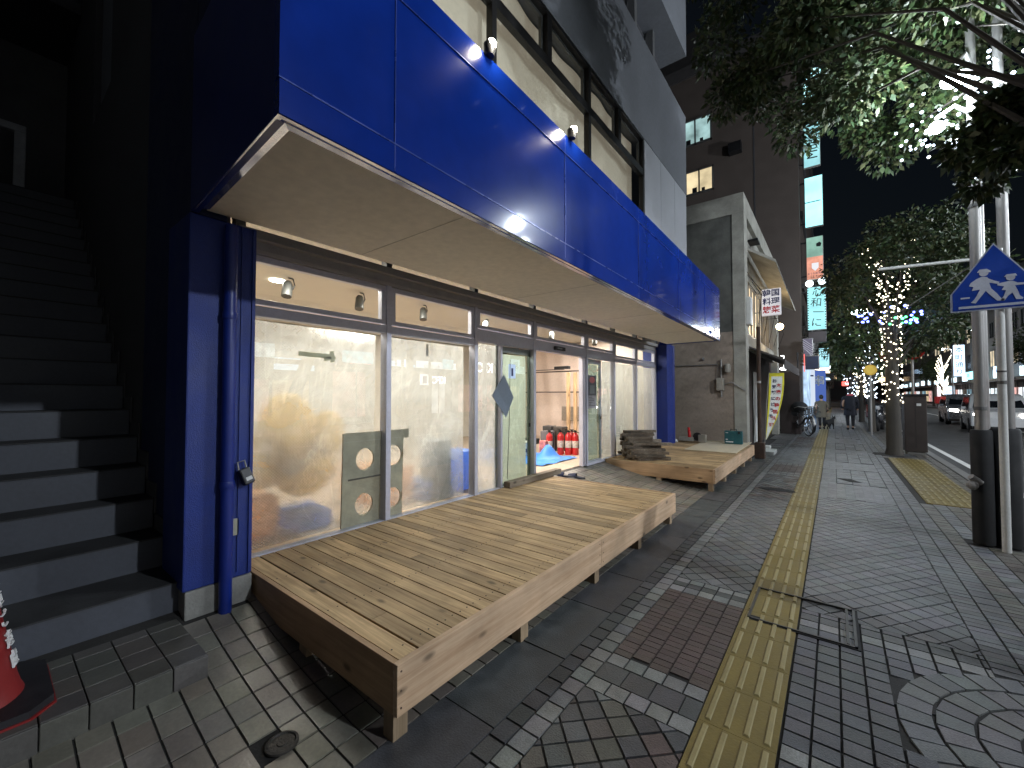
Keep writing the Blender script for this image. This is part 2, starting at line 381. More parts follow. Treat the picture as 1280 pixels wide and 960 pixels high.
REDT = mat('red_lettering', (.5, .01, .02), .5, var=.03)
WHT = mat('white_lettering', (.75, .75, .75), .5, var=.02)
BLKT = mat('black_lettering', (.01, .01, .012), .5, var=.02)

# ------------------------------------------------------------------ ground
def gz(x, y=0):
    if x >= -1.5: return 0.0
    t = min(1.0, (-1.5 - x) / 1.72)
    return .285 * t ** 1.7
def sheet(name, xs, ys, m, dz=0, f=gz):
    b = MB(); nx, ny = len(xs), len(ys)
    vs = [(x, y, f(x, y) + dz) for y in ys for x in xs]
    fs = [(j * nx + i, j * nx + i + 1, (j + 1) * nx + i + 1, (j + 1) * nx + i) for j in range(ny - 1) for i in range(nx - 1)]
    b.add(vs, fs); return struct(b.build(name, m))
flat = lambda x, y: 0
sheet('ground', [-300, 300], [-300, 400], ASPH, -.16, flat)
sheet('pavement_bed', [-3.3, -3.22, -3.0, -2.8, -2.6, -2.4, -2.2, -2.0, -1.8, -1.65, -1.5, 1.78], [-14, 10.85], JOINT, -.006)
sheet('pavement_bed', [-9.0, 1.78], [10.85, 150], JOINT, -.006, flat)
sheet('road', [1.93, 9.3], [-60, 160], ASPH, -.12, flat)
sheet('far_pavement', [9.46, 13.2], [-60, 160], mat('far_paving', (.09, .09, .095), .5, var=.3, scale=2), 0, flat)
b = MB()
for k in range(-20, 75): b.cbox(1.785, 1.93, k * 2 + .006, k * 2 + 1.994, -.15, .0, .012)
struct(b.build('kerb', mat('kerb_stone', (.17, .17, .165), .7, var=.2, scale=4, bump=.2)))
b = MB(); b.box(9.3, 9.45, -60, 160, -.15, .0); struct(b.build('kerb', MATS['kerb_stone']))
b = MB(); b.box(6.15, 6.30, -20, 150, -.117, -.114); b.box(2.25, 2.37, -20, 150, -.117, -.114)
struct(b.build('road_line', LINE))

def clipped(poly, x0, x1, y0, y1):
    def clip(P, f, g):
        o = []
        for i in range(len(P)):
            a, c = P[i], P[(i + 1) % len(P)]
            if f(a): o.append(a)
            if f(a) != f(c): o.append(g(a, c))
        return o
    def ix(v): return lambda a, c: (v, a[1] + (c[1] - a[1]) * (v - a[0]) / (c[0] - a[0]))
    def iy(v): return lambda a, c: (a[0] + (c[0] - a[0]) * (v - a[1]) / (c[1] - a[1]), v)
    for f, g in ((lambda p: p[0] >= x0, ix(x0)), (lambda p: p[0] <= x1, ix(x1)), (lambda p: p[1] >= y0, iy(y0)), (lambda p: p[1] <= y1, iy(y1))):
        if len(poly) < 3: return []
        poly = clip(poly, f, g)
    return poly
def paver(b, poly, gap, c, h=0.0, lift=.0):
    """one stone: top face inset by gap/2 with sloping arris"""
    if len(poly) < 3: return
    cx = sum(p[0] for p in poly) / len(poly); cy = sum(p[1] for p in poly) / len(poly)
    area = 0
    for i in range(len(poly)):
        a, d = poly[i], poly[(i + 1) % len(poly)]; area += a[0] * d[1] - d[0] * a[1]
    if abs(area) / 2 < .0006: return
    rad = sum(math.hypot(p[0] - cx, p[1] - cy) for p in poly) / len(poly)
    k1 = 1 - gap * .5 / rad; k2 = 1 - (gap * .5 + .0015) / rad
    tz = random.uniform(-.0012, .0012); tx = random.uniform(-.01, .01); ty = random.uniform(-.01, .01)
    lo = [(cx + (p[0] - cx) * k1, cy + (p[1] - cy) * k1) for p in poly]; hi = [(cx + (p[0] - cx) * k2, cy + (p[1] - cy) * k2) for p in poly]
    n = len(poly); b.cur = c
    b.add([(p[0], p[1], gz(*p) - .005 + h) for p in lo] + [(p[0], p[1], gz(*p) + .001 + tz + h + (p[0] - cx) * tx + (p[1] - cy) * ty) for p in hi],
          [tuple(range(n, 2 * n))] + [(i, (i + 1) % n, n + (i + 1) % n, n + i) for i in range(n)])
def jit(c, a=.18):
    k = 1 + random.uniform(-a, a); return tuple(max(.004, v * k * (1 + random.uniform(-.05, .05))) for v in c)
def grid(b, x0, x1, y0, y1, dx, dy, colf, ang=0, gap=.008, stag=0, skip=None):
    cx, cy = (x0 + x1) / 2, (y0 + y1) / 2; ca, sa = math.cos(ang), math.sin(ang)
    ext = math.hypot(x1 - x0, y1 - y0) / 2 + max(dx, dy) if ang else None
    if ang: nx = int(ext / dx) + 1; ny = int(ext / dy) + 1; ri = range(-nx, nx); rj = range(-ny, ny); ox, oy = cx, cy
    else: ri = range(0, int(math.ceil((x1 - x0) / dx - 1e-6))); rj = range(0, int(math.ceil((y1 - y0) / dy - 1e-6))); ox, oy = x0, y0
    for i in ri:
        for j in rj:
            s = stag * dy * (i % 2)
            q = [(i * dx, j * dy + s), ((i + 1) * dx, j * dy + s), ((i + 1) * dx, (j + 1) * dy + s), (i * dx, (j + 1) * dy + s)]
            q = [(ox + a * ca - c * sa, oy + a * sa + c * ca) for a, c in q]
            m = (sum(a for a, _ in q) / 4, sum(c for _, c in q) / 4)
            if m[0] < x0 - dx - dy or m[0] > x1 + dx + dy or m[1] < y0 - dx - dy or m[1] > y1 + dx + dy: continue
            if skip and skip(*m): continue
            q = clipped(q, x0, x1, y0, y1)
            paver(b, q, gap, colf(*m))
GR = (.118, .122, .128); GD = (.062, .064, .066); GL = (.175, .178, .175); RB = (.072, .052, .048); BR = (.085, .078, .068)
# private ceramic tiles running up to the shop front
b = MB()
inledge = lambda x, y: x < -2.40 and y < .70
grid(b, -3.24, -1.5, -2.2, 6.7, .134, .1115, lambda x, y: jit((.17, .155, .13) if y > .45 or x < -2 else (.13, .12, .105), .14), gap=.011,
     skip=lambda x, y: inledge(x, y) or (x < -2.9 and y < 1.08) or (abs(x + 1.81) < .10 and abs(y - .79) < .075))
grid(b, -3.24, -1.5, 6.7, 10.8, .134, .1115, lambda x, y: jit((.13, .12, .105), .12), gap=.011)
struct(b.build('entrance_tiles', TILE))
# public pavement
b = MB()
grid(b, -1.5, -1.19, -2.2, 16, .31, .60, lambda x, y: jit(GD, .12), gap=.006)
grid(b, -1.19, -1.1, -2.2, 16, .09, .115, lambda x, y: jit(GD, .2), gap=.012)
grid(b, -1.1, -1.005, -2.2, 26, .095, .105, lambda x, y: jit(GL if int(y / 9) % 2 == 0 else GR, .2), gap=.012)
X0, X1 = -1.005, -.505
for base in (-7.1, 0.0, 7.1, 14.2):
    o = base
    grid(b, X0, X1, o - .3, o + 1.88, .105, .105, lambda x, y: jit(random.choice([GD, RB, GR, GD, BR]), .25), ang=R(45), gap=.012)
    grid(b, X0, X1, o + 1.88, o + 1.98, .10, .10, lambda x, y: jit(GL, .2), gap=.012)
    grid(b, X0, X1, o + 1.98, o + 2.12, .14, .14, lambda x, y: jit(GD, .12), gap=.006)
    grid(b, X0, X1, o + 2.12, o + 2.22, .10, .10, lambda x, y: jit(GL, .2), gap=.012)
    grid(b, X0, X1, o + 2.22, o + 3.2, .10, .052, lambda x, y: jit(RB, .2), gap=.006, stag=.5)
    grid(b, X0, X1, o + 3.2, o + 3.3, .10, .10, lambda x, y: jit(GL, .2), gap=.012)
    grid(b, X0, X1, o + 3.3, o + 3.37, .10, .07, lambda x, y: jit(GD, .2), gap=.01)
    grid(b, X0, X1, o + 3.37, o + 3.45, .10, .08, lambda x, y: jit(GL, .2), gap=.012)
    grid(b, X0, X1, o + 3.45, o + 6.8, .108, .108, lambda x, y: jit(GR, .16), ang=R(45), gap=.011,
         skip=lambda x, y: False)
# right of the tactile strip
CXc, CYc = .86, 2.62
incirc = lambda x, y: math.hypot(x - CXc, y - CYc) < .66
patch = lambda x, y: (.19 < x < .35 and 2.67 < y < 2.92)
for base in (-7.1, 0.0):
    grid(b, -.2, .63, base + .2, base + 3.45, .101, .094, lambda x, y, B=base: jit(GL if abs(y - B - 2.02) < .05 or abs(y - B - 3.25) < .04 else GD if abs(y - B - 3.35) < .05 or abs(y - B - 1.9) < .05 else (.085, .087, .095) if x < .35 else GR, .16),
         gap=.013, skip=lambda x, y, B=base: (B == 0 and (incirc(x, y) or patch(x, y))) )
for base in (-3.65, 3.45):
    grid(b, -.2, .63, base, base + 3.95, .106, .106, lambda x, y: jit(GR, .15), ang=R(45 + 8), gap=.011)
for y0, y1 in ((7.4, 8.65), (10.3, 11.4), (13.1, 14.0), (15.8, 17.5)):
    grid(b, -.2, .63, y0, y1, .104, (y1 - y0) / 1.001, lambda x, y: jit(GR, .12), gap=.016)
for y0, y1 in ((8.65, 10.3), (11.4, 13.1), (14.0, 15.8), (17.5, 24)):
    grid(b, -.2, .63, y0, y1, .21, .105, lambda x, y: jit(GR, .15), gap=.009, stag=.5)
for i, xx in enumerate([.63, .755, .88, 1.005, 1.13, 1.255, 1.38, 1.505, 1.63]):
    grid(b, xx, xx + .125, -3, 24, .125, .064 if i < 3 else .11,
         lambda x, y, i=i: jit(GR if i in (0, 1, 3) else BR if i > 3 else (.12, .115, .105), .16), gap=.009,
         skip=lambda x, y: incirc(x, y) or (x > .93 and x < 1.56 and 7.75 < y < 12.9) or (math.hypot(x - 1.12, y - 13.6) < .42) or (abs(x - 1.2) < .2 and abs(y - 6) < .14))
# fan of curved setts
for k in range(5):
    r0, r1 = .02 + k * .128, .02 + (k + 1) * .128; n = max(5, int(2 * math.pi * (r0 + r1) / 2 / .105))
    for i in range(n):
        a0, a1 = 2 * math.pi * i / n, 2 * math.pi * (i + 1) / n
        p = [(CXc + r * math.cos(a), CYc + r * math.sin(a)) for r, a in ((r0, a0), (r1, a0), (r1, a1), (r0, a1))]
        paver(b, p, .014, jit((.12, .122, .125), .2))
grid(b, -8, -1.9, 18.2, 24, .3, .3, lambda x, y: jit((.08, .08, .08), .15))
grid(b, -1.7, -1.1, 16, 26, .3, .3, lambda x, y: jit((.10, .10, .10), .15))
grid(b, -1.005, -.505, 21.0, 60, .25, .25, lambda x, y: jit(GR, .15))
grid(b, -1.1, -1.005, 26, 60, .25, .25, lambda x, y: jit(GR, .15))
grid(b, -.2, 1.75, 24, 60, .25, .25, lambda x, y: jit(GR, .15))
struct(b.build('pavement', PAVE))
b = MB()
b.prism([(.185, 2.66), (.34, 2.69), (.36, 2.8), (.27, 2.93), (.19, 2.9)], .003, (0, 0, -.003), (1, 0, 0), (0, 1, 0))
b.prism([(-.96, 7.5), (-.8, 7.38), (-.45, 7.42), (-.5, 7.55), (-.75, 7.62)], .003, (0, 0, .0045), (1, 0, 0), (0, 1, 0))
b.prism([(.02, 9.15), (.18, 8.9), (.34, 8.92), (.2, 9.2)], .003, (0, 0, .0045), (1, 0, 0), (0, 1, 0))
b.lathe([(.40, .0035), (.40, .0075)], (1.12, 13.6, -.004), 20)
struct(b.build('asphalt_patches', mat('patch_asphalt', (.016, .016, .017), .85, var=.3, scale=20, bump=.6, bscale=200)))
# tactile strip
b = MB(); bb = MB()
y = -1.9
while y < 60:
    dots = 11.4 < y < 12.4 or 13.6 < y < 14.3
    b.cbox(-.502, -.207, y + .0006, y + .2994, -.01, .004, .0008)
    if y < 26:
        if dots:
            for i in range(5):
                for j in range(5): bb.lathe([(.013, .0035), (.009, .010)], (-.48 + i * .0625, y + .027 + j * .062, 0), 8)
        else:
            for i in range(4):
                xx = -.468 + i * .0755
                vs = [(xx - .0125, y + .018, .0035), (xx + .0125, y + .018, .0035), (xx + .0125, y + .285, .0035), (xx - .0125, y + .285, .0035),
                      (xx - .008, y + .024, .010), (xx + .008, y + .024, .010), (xx + .008, y + .279, .010), (xx - .008, y + .279, .010)]
                bb.add(vs, [(4, 5, 6, 7), (0, 1, 5, 4), (1, 2, 6, 5), (2, 3, 7, 6), (3, 0, 4, 7)])
    y += .3
for i in range(2):
    for j in range(17): b.cbox(.955 + i * .3, 1.251 + i * .3, 7.8 + j * .3, 8.096 + j * .3, -.01, .004, .003)
for j in range(17):
    for i in range(8):
        xx = .99 + i * .0755
        bb.box(xx - .012, xx + .012, 7.82 + j * .3, 8.08 + j * .3, .0035, .009)
struct(b.build('tactile_paving', YEL)); struct(bb.build('tactile_paving_bars', YELB))
# inspection cover let into the paving
t = thing('inspection_cover', 'rectangular steel framed cover crossing the yellow tactile strip', 'manhole cover', (-.2, 3.35, 0))
b = MB(); x0, x1, y0, y1 = -.47, .085, 3.09, 3.62
for q in ((x0, x1, y0, y0 + .014), (x0, x1, y1 - .014, y1), (x0, x0 + .014, y0, y1), (x1 - .014, x1, y0, y1), (x1 - .05, x1 - .036, y0 + .02, y1 - .02)): b.box(*q, -.005, .0125)
b.build('frame', mat('worn_iron', (.07, .07, .07), .45, metal=.6, var=.3, scale=12), t)
b = MB(); b.box(x0 - .012, x1 + .012, y0 - .012, y0 - .001, -.006, .0055); b.box(x0 - .012, x1 + .012, y1 + .001, y1 + .012, -.006, .0055); b.box(x1 + .001, x1 + .013, y0, y1, -.006, .0055)
b.box(x0 + .016, x0 + .07, y0 + .016, y0 + .04, .004, .0115); b.build('gap', BLACK, t)
t = thing('drain_cover', 'small round iron drain cover set in the tiles near the deck corner', 'drain cover', (-1.81, .79, gz(-1.81)))
b = MB(); b.lathe([(.062, 0), (.062, .008), (.052, .011), (.049, .004), (.02, .004), (.018, .008), (.0, .009)], (-1.81, .79, gz(-1.81) + .002), 24)
b.build('rim', mat('cast_iron', (.06, .055, .05), .6, metal=.4, var=.3, scale=20, bump=.5), t, smooth=True)

# ------------------------------------------------------------------ the shop building
XG = -3.22                                   # glass line
S = thing('shop_building', 'shop with glossy royal blue canopy fascia and tall lit windows', 'building', (-3.2, .74, 0))
def P(name, b, m, parent=S, smooth=False, lab=None):
    o = b.build(name, m, parent, smooth)
    if lab: o['label'] = lab
    return o
# near pillar
b = MB(); b.cbox(-3.3, -2.88, .712, 1.055, .345, 2.495, .008); P('pillar', b, BLUEW)
b = MB(); b.box(-2.885, -2.872, .975, .985, .38, 2.49); b.box(-2.885, -2.868, 1.035, 1.0535, .36, 2.49)
P('pillar_trim', b, BLUEW)
b = MB(); b.cbox(-3.3, -2.872, .722, 1.06, .0, .344, .008); P('pillar_base', b, CONC)
b = MB(); b.tube([(-2.835, .905, .13), (-2.835, .905, 2.46)], .034, 16, True)
for z in (.9, 1.9): b.lathe([(.038, z), (.040, z + .01), (.040, z + .03), (.038, z + .04)], (-2.835, .905, 0), 16)
P('drain_pipe', b, BLUE, smooth=True)
b = MB(); b.cbox(-2.884, -2.872, .945, .985, .60, .70, .003); P('outlet_plate', b, mat('bare_plate', (.3, .29, .24), .6))
# canopy: fascia front, end returns, soffit
F0, F1 = (-1.62, .66), (-1.745, 8.86)
def fx(y): return F0[0] + (F1[0] - F0[0]) * (y - F0[1]) / (F1[1] - F0[1])
seams = [.66, 1.184, 2.80, 4.42, 6.0, 7.6, 8.86]
def fpanel(y0, y1, z0, z1, d=0, x_in=.04):
    b = MB(); g = .0025
    b.add([(fx(y0) + d, y0 + g, z0 + g), (fx(y1) + d, y1 - g, z0 + g), (fx(y1) + d, y1 - g, z1 - g), (fx(y0) + d, y0 + g, z1 - g),
           (fx(y0) - x_in, y0 + g, z0 + g), (fx(y1) - x_in, y1 - g, z0 + g), (fx(y1) - x_in, y1 - g, z1 - g), (fx(y0) - x_in, y0 + g, z1 - g)],
          [(0, 1, 2, 3), (7, 6, 5, 4), (0, 4, 5, 1), (1, 5, 6, 2), (2, 6, 7, 3), (3, 7, 4, 0)])
    return b
for a, c in zip(seams, seams[1:]):
    P('fascia_panel', fpanel(a, c, 2.64, 3.36), BLUEG)
    P('fascia_panel', fpanel(a, c, 2.50, 2.64, .004), BLUEG)
    P('fascia_panel', fpanel(a, c, 3.36, 3.52, .004), BLUEG)
b = MB()
for y in seams[1:-1]: b.box(fx(y) - .03, fx(y) + .0052, y - .0022, y + .0022, 2.51, 3.515)
b.add([(fx(F0[1]) + .007, F0[1], 2.637), (fx(F1[1]) + .007, F1[1], 2.637), (fx(F1[1]) + .007, F1[1], 2.643), (fx(F0[1]) + .007, F0[1], 2.643),
       (fx(F0[1]) - .02, F0[1], 2.637), (fx(F1[1]) - .02, F1[1], 2.637), (fx(F1[1]) - .02, F1[1], 2.643), (fx(F0[1]) - .02, F0[1], 2.643)], [(0, 1, 2, 3), (0, 4, 5, 1), (3, 2, 6, 7)])
b.add([(fx(F0[1]) + .007, F0[1], 3.358), (fx(F1[1]) + .007, F1[1], 3.358), (fx(F1[1]) + .007, F1[1], 3.363), (fx(F0[1]) + .007, F0[1], 3.363),
       (fx(F0[1]) - .02, F0[1], 3.358), (fx(F1[1]) - .02, F1[1], 3.358), (fx(F1[1]) - .02, F1[1], 3.363), (fx(F0[1]) - .02, F0[1], 3.363)], [(0, 1, 2, 3), (0, 4, 5, 1), (3, 2, 6, 7)])
P('panel_seams', b, SEAM)
# end returns of the canopy
b = MB(); b.add([(-1.66, .662, 2.5), (-2.88, .715, 2.5), (-2.88, .715, 3.52), (-1.66, .662, 3.52), (-1.66, .70, 2.5), (-2.88, .755, 2.5), (-2.88, .755, 3.52), (-1.66, .70, 3.52)],
    [(0, 1, 2, 3), (4, 7, 6, 5), (0, 4, 5, 1), (3, 2, 6, 7), (0, 3, 7, 4), (1, 5, 6, 2)]); P('canopy_end', b, BLUE)
b = MB(); b.box(-2.9, fx(8.86) - .041, 8.80, 8.858, 2.5, 3.52); P('canopy_end', b, BLUEG)
b = MB(); b.add([(-1.62, .66, 2.499), (-1.745, 8.86, 2.499), (-1.835, 8.80, 2.511), (-1.71, .74, 2.511)], [(0, 1, 2, 3)])
b.add([(-1.62, .66, 2.4985), (-2.83, .72, 2.4985), (-2.80, .785, 2.511), (-1.71, .74, 2.511)], [(0, 1, 2, 3)]); P('canopy_trim', b, CHROME)
b = MB(); b.prism([(-1.708, .738), (-1.833, 8.80), (-2.74, 8.80), (-2.835, .78)], .02, (0, 0, 2.512), (1, 0, 0), (0, 1, 0)); P('soffit', b, SOFF)
for y in (1.75, 3.6, 5.4, 7.2): b = MB(); b.box(-2.8, fx(y) - .095, y - .0015, y + .0015, 2.5095, 2.511); P('soffit_joint', b, mat('soffit_joint', (.42, .38, .33), .8))
b = MB(); b.box(-2.78, -1.86, .8, 8.79, 3.44, 3.50); P('canopy_roof', b, ALUD)
# fascia spotlights
for i, (x, y, z) in enumerate([(-1.60, 1.86, 3.56), (-1.61, 2.88, 3.56), (-1.715, 8.0, 2.60)]):
    t = thing('spotlight', ['bright clip-on spotlight on the top edge of the blue fascia, nearest the street corner', 'bright spotlight on the top edge of the blue fascia, second along',
        'bright spotlight low at the far end of the blue fascia'][i], 'spotlight', (x, y, z), 'small spotlights along the blue fascia')
    b = MB(); b.lathe([(.028, -.05), (.036, -.02), (.038, .02)], (x - .02, y, z), 14); b.build('housing', BLKM, t, smooth=True)
    b = MB(); b.tube([(x - .05, y, z - .08), (x - .05, y, z - .02), (x - .02, y, z)], .008, 8); b.build('bracket', BLKM, t)
    b = MB(); b.sphere((x - .005, y, z + .015), .030, 12, 8); b.build('bulb', emis('spot_bulb', (1, .93, .75), 90 if i < 2 else 60), t, smooth=True)
    light('POINT', (x + .06, y, z + .03), (9, 9, 5)[i], (1, .9, .72), .03, name='spot_light')
# window wall ---------------------------------------------------------------
MU = [1.075, 2.275, 3.44, 4.60, 6.10, 7.19, 8.27, 9.42]
for i, y in enumerate(MU): b = MB(); b.cbox(XG - .06, XG + .035, y - .026, y + .026, .29, 2.445, .004); P('mullion', b, ALU)
b = MB(); b.cbox(XG - .06, XG + .03, 1.05, 9.46, 2.446, 2.475, .003); b.cbox(XG - .06, XG + .075, 1.05, 9.46, 2.535, 2.60, .003); P('header', b, mat('header_aluminium', (.46, .44, .41), .5, metal=.1, var=.08))
b = MB(); b.box(XG - .06, XG + .022, 1.05, 9.46, 2.4765, 2.5335); P('header_shadow_gap', b, mat('header_mid', (.36, .35, .34), .5))
b = MB()
for i, y in enumerate(MU): b.box(XG - .05, XG + .03, y - .03, y + .03, 2.601, 3.6)
b.box(XG - .05, XG - .03, 1.05, 9.46, 2.601, 2.612); P('clerestory_frame', b, ALUD)
for i in range(7):
    y0, y1 = MU[i] + .026, MU[i + 1] - .026
    door = i in (2, 3, 4); tz = 2.215 if door else (2.09 if i < 2 else 2.15)
    # transom bar
    b = MB(); b.cbox(XG - .05, XG + .030, y0, y1, (2.06 if door else tz - .085), tz - .012, .003); P('transom_bar', b, ALU)
    # transom window: frame + pane
    fr = MB(); zt0, zt1 = tz + .002, 2.438; w = .045
    fr.cbox(XG - .03, XG + .024, y0 + .004, y1 - .004, zt0, zt0 + w * .8, .003); fr.cbox(XG - .03, XG + .024, y0 + .004, y1 - .004, zt1 - w, zt1, .003)
    fr.cbox(XG - .03, XG + .024, y0 + .004, y0 + .004 + w, zt0 + w * .8, zt1 - w, .003); fr.cbox(XG - .03, XG + .024, y1 - .004 - w, y1 - .004, zt0 + w * .8, zt1 - w, .003)
    f = P('transom_window', fr, ALU)
    g = MB(); g.box(XG - .006, XG - .001, y0 + .03, y1 - .03, zt0 + .02, zt1 - .03); g.build('pane', GLASS, f)
    g = MB(); g.box(XG - .006, XG - .001, y0, y1, 2.605, 3.6); P('clerestory_pane', g, GLASS)
    # main pane
    if i not in (3,):
        ytop = 2.06 if door else tz - .085
        ya = y0; yb = y1
        if i == 2: yb = 3.90
        g = MB(); g.box(XG - .006, XG - .001, ya, yb, .30, ytop); P('glass_pane', g, GLASS)
b = MB(); b.cbox(XG - .06, XG + .02, 1.1, 4.57, .285, .325, .003); b.cbox(XG - .06, XG + .02, 6.13, 9.40, .285, .325, .003); P('sill', b, ALU)
# sliding door leaves (green tinted, dark edged)
def leaf(y0, y1, x, lab):
    b = MB(); w = .04
    b.cbox(x - .02, x + .02, y0, y0 + w, .30, 2.055, .003); b.cbox(x - .02, x + .02, y1 - w, y1, .30, 2.055, .003)
    b.cbox(x - .02, x + .02, y0 + w, y1 - w, 1.98, 2.055, .003); b.cbox(x - .02, x + .02, y0 + w, y1 - w, .30, .345, .003)
    d = P('sliding_door', b, ALU if y0 > 5 else mat('door_frame', (.2, .22, .21), .4, metal=.5), lab=lab)
    g = MB(); g.box(x - .004, x + .004, y0 + w, y1 - w, .345, 1.98); g.build('door_pane', GLASSG, d)
    h = MB(); yy = y1 - .07 if y0 < 5 else y0 + .07
    h.tube([(x + .03, yy, .85), (x + .06, yy, .88), (x + .06, yy, 1.22), (x + .03, yy, 1.25)], .009, 8); h.build('door_handle', STEEL, d, smooth=True)
    h = MB(); h.cbox(x + .02, x + .03, y1 - .06, y1 - .02, 1.02, 1.07, .003) ; h.build('lock', BLKM, d)
leaf(3.87, 4.60, XG - .05, 'green tinted door leaf left of the opening'); leaf(6.06, 6.75, XG - .05, 'green tinted door leaf right of the opening')
for ja, jb in ((3.885, 3.92), (5.96, 5.995), (6.03, 6.06)): b = MB(); b.cbox(XG - .045, XG + .025, ja, jb, .3, 2.06, .003); P('door_jamb', b, ALU)
b = MB(); b.cbox(XG + .03, XG + .065, 5.08, 5.36, 2.10, 2.155, .006); P('door_sensor', b, BLKM)
b = MB(); b.cbox(XG + .064, XG + .068, 5.13, 5.26, 2.118, 2.138, .001); P('sensor_window', b, mat('sensor_grey', (.3, .3, .32), .3))
# far pillar and dark recess
b = MB(); b.cbox(-3.5, -2.95, 9.46, 9.93, .0, 2.6, .008); P('pillar', b, BLUEW)
b = MB(); b.tube([(-2.99, 10.02, .1), (-2.99, 10.02, 2.6)], .04, 12); P('drain_pipe', b, BLUE, smooth=True)
b = MB(); b.box(-4.2, -3.4, 9.94, 10.88, 0, 2.7); P('recess_wall', b, mat('teal_wall', (.008, .035, .04), .6, var=.3))
b = MB(); b.cbox(-3.03, -2.98, 9.95, 10.0, .62, .72, .004); P('outlet_plate', b, WHITEP)
# side wall to the stairs
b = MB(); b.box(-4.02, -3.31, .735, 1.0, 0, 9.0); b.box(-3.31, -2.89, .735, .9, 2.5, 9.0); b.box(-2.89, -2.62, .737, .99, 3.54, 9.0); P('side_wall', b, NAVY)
b = MB(); b.box(-5.68, -4.02, .74, 1.0, 0, 9); b.box(-6.75, -5.68, .74, 1.0, 0, 4.6); b.box(-9.6, -6.75, .74, 1.0, 0, 9); P('side_wall', b, DCONC, lab='black rendered wall beside the stairs')
b = MB(); b.box(-6.75, -5.68, .80, .84, 4.6, 9); P('side_panel', b, mat('pale_panel', (.16, .17, .19), .7))
# upper storeys ---------------------------------------------------------------
XU = -2.6
b = MB(); b.box(-9.0, XU, 1.0, 9.86, 6.02, 7.85); P('upper_wall', b, mat('grey_panel_wall', (.17, .18, .20), .7, var=.12, scale=1.2, bump=.05, dirt=.2))
b = MB(); b.box(-9.0, XU - .55, 1.0, 9.60, 7.85, 9.3); P('upper_recess', b, DCONC)
b = MB(); b.box(-9.0, XU + .02, 1.0, 9.90, 9.3, 12.5); P('upper_wall', b, MATS['grey_panel_wall'])
for y in np.arange(1.5, 9.6, 1.03): b = MB(); b.box(XU - .5, XU - .35, y, y + .12, 7.85, 9.3); P('balcony_post', b, ALUD)
UM = [1.0, 3.06, 5.10, 7.15]
b = MB(); fw = .055
for y in UM: b.cbox(XU - .08, XU, y - .035, y + .035, 3.4, 6.02, .004)
b.cbox(XU - .08, XU - .002, 1.0, 7.15, 5.33, 5.45, .004); b.cbox(XU - .08, XU - .002, 1.0, 7.15, 5.97, 6.018, .004)
for i in range(3):
    ym = (UM[i] + UM[i + 1]) / 2; b.cbox(XU - .078, XU - .004, ym - .05, ym + .05, 5.45, 5.97, .004)
P('upper_window_frame', b, mat('bronze_frame', (.025, .024, .024), .4, metal=.4))
CURT = mat('glowing_curtain', (.6, .52, .42), .8, var=.08, scale=1.5, emit=(.80, .68, .52), estr=.27)  # curtain emits by itself, in place of a lamp in the room behind
for i in range(3):
    ym = (UM[i] + UM[i + 1]) / 2
    g = MB(); g.box(XU - .045, XU - .04, UM[i] + .035, UM[i + 1] - .035, 3.4, 5.33); P('upper_pane', g, GLASS)
    for a, c in ((UM[i] + .035, ym - .05), (ym + .05, UM[i + 1] - .035)):
        g = MB(); g.box(XU - .045, XU - .04, a, c, 5.45, 5.97); P('upper_pane', g, GLASS)
        f = MB()
        for q in ((a + .02, c - .02, 5.47, 5.50), (a + .02, c - .02, 5.92, 5.95), (a + .02, a + .05, 5.5, 5.92), (c - .05, c - .02, 5.5, 5.92)): f.box(XU - .10, XU - .06, *q)
        f.tube([(XU - .06, (a + c) / 2 - .05, 5.905), (XU - .055, (a + c) / 2, 5.88), (XU - .06, (a + c) / 2 + .05, 5.905)], .01, 6); P('vent_sash', f, ALUD)
b = MB(); xs = []
ys = np.arange(1.0, 7.2, .05)
vs = [(XU - .22 + .012 * math.sin(y * 9) + .02 * math.sin(y * 2.3 + 1), y, z) for z in (3.3, 6.0) for y in ys]; n = len(ys)
b.add(vs, [(i, i + 1, n + i + 1, n + i) for i in range(n - 1)]); P('curtain', b, CURT, smooth=True)
for k in range(3):
    b = MB(); b.cbox(XU - .05, XU, 7.19 + k * .885, 7.19 + k * .885 + .875, 3.3, 6.015, .006); P('cladding_panel', b, mat('white_cladding', (.42, .43, .46), .5, var=.06, dirt=.15))
b = MB(); b.box(-9.0, XU - .25, 1.0, 9.86, 3.30, 3.42); b.box(-9, -8.9, 1, 9.86, 0, 6.02); b.box(-8.9, -3.3, 9.6, 9.86, 0, 6.02); P('building_shell', b, DCONC)
b = MB(); b.box(-8.9, XU - .08, 1.005, 1.08, 3.42, 6.02); P('building_shell', b, DCONC)
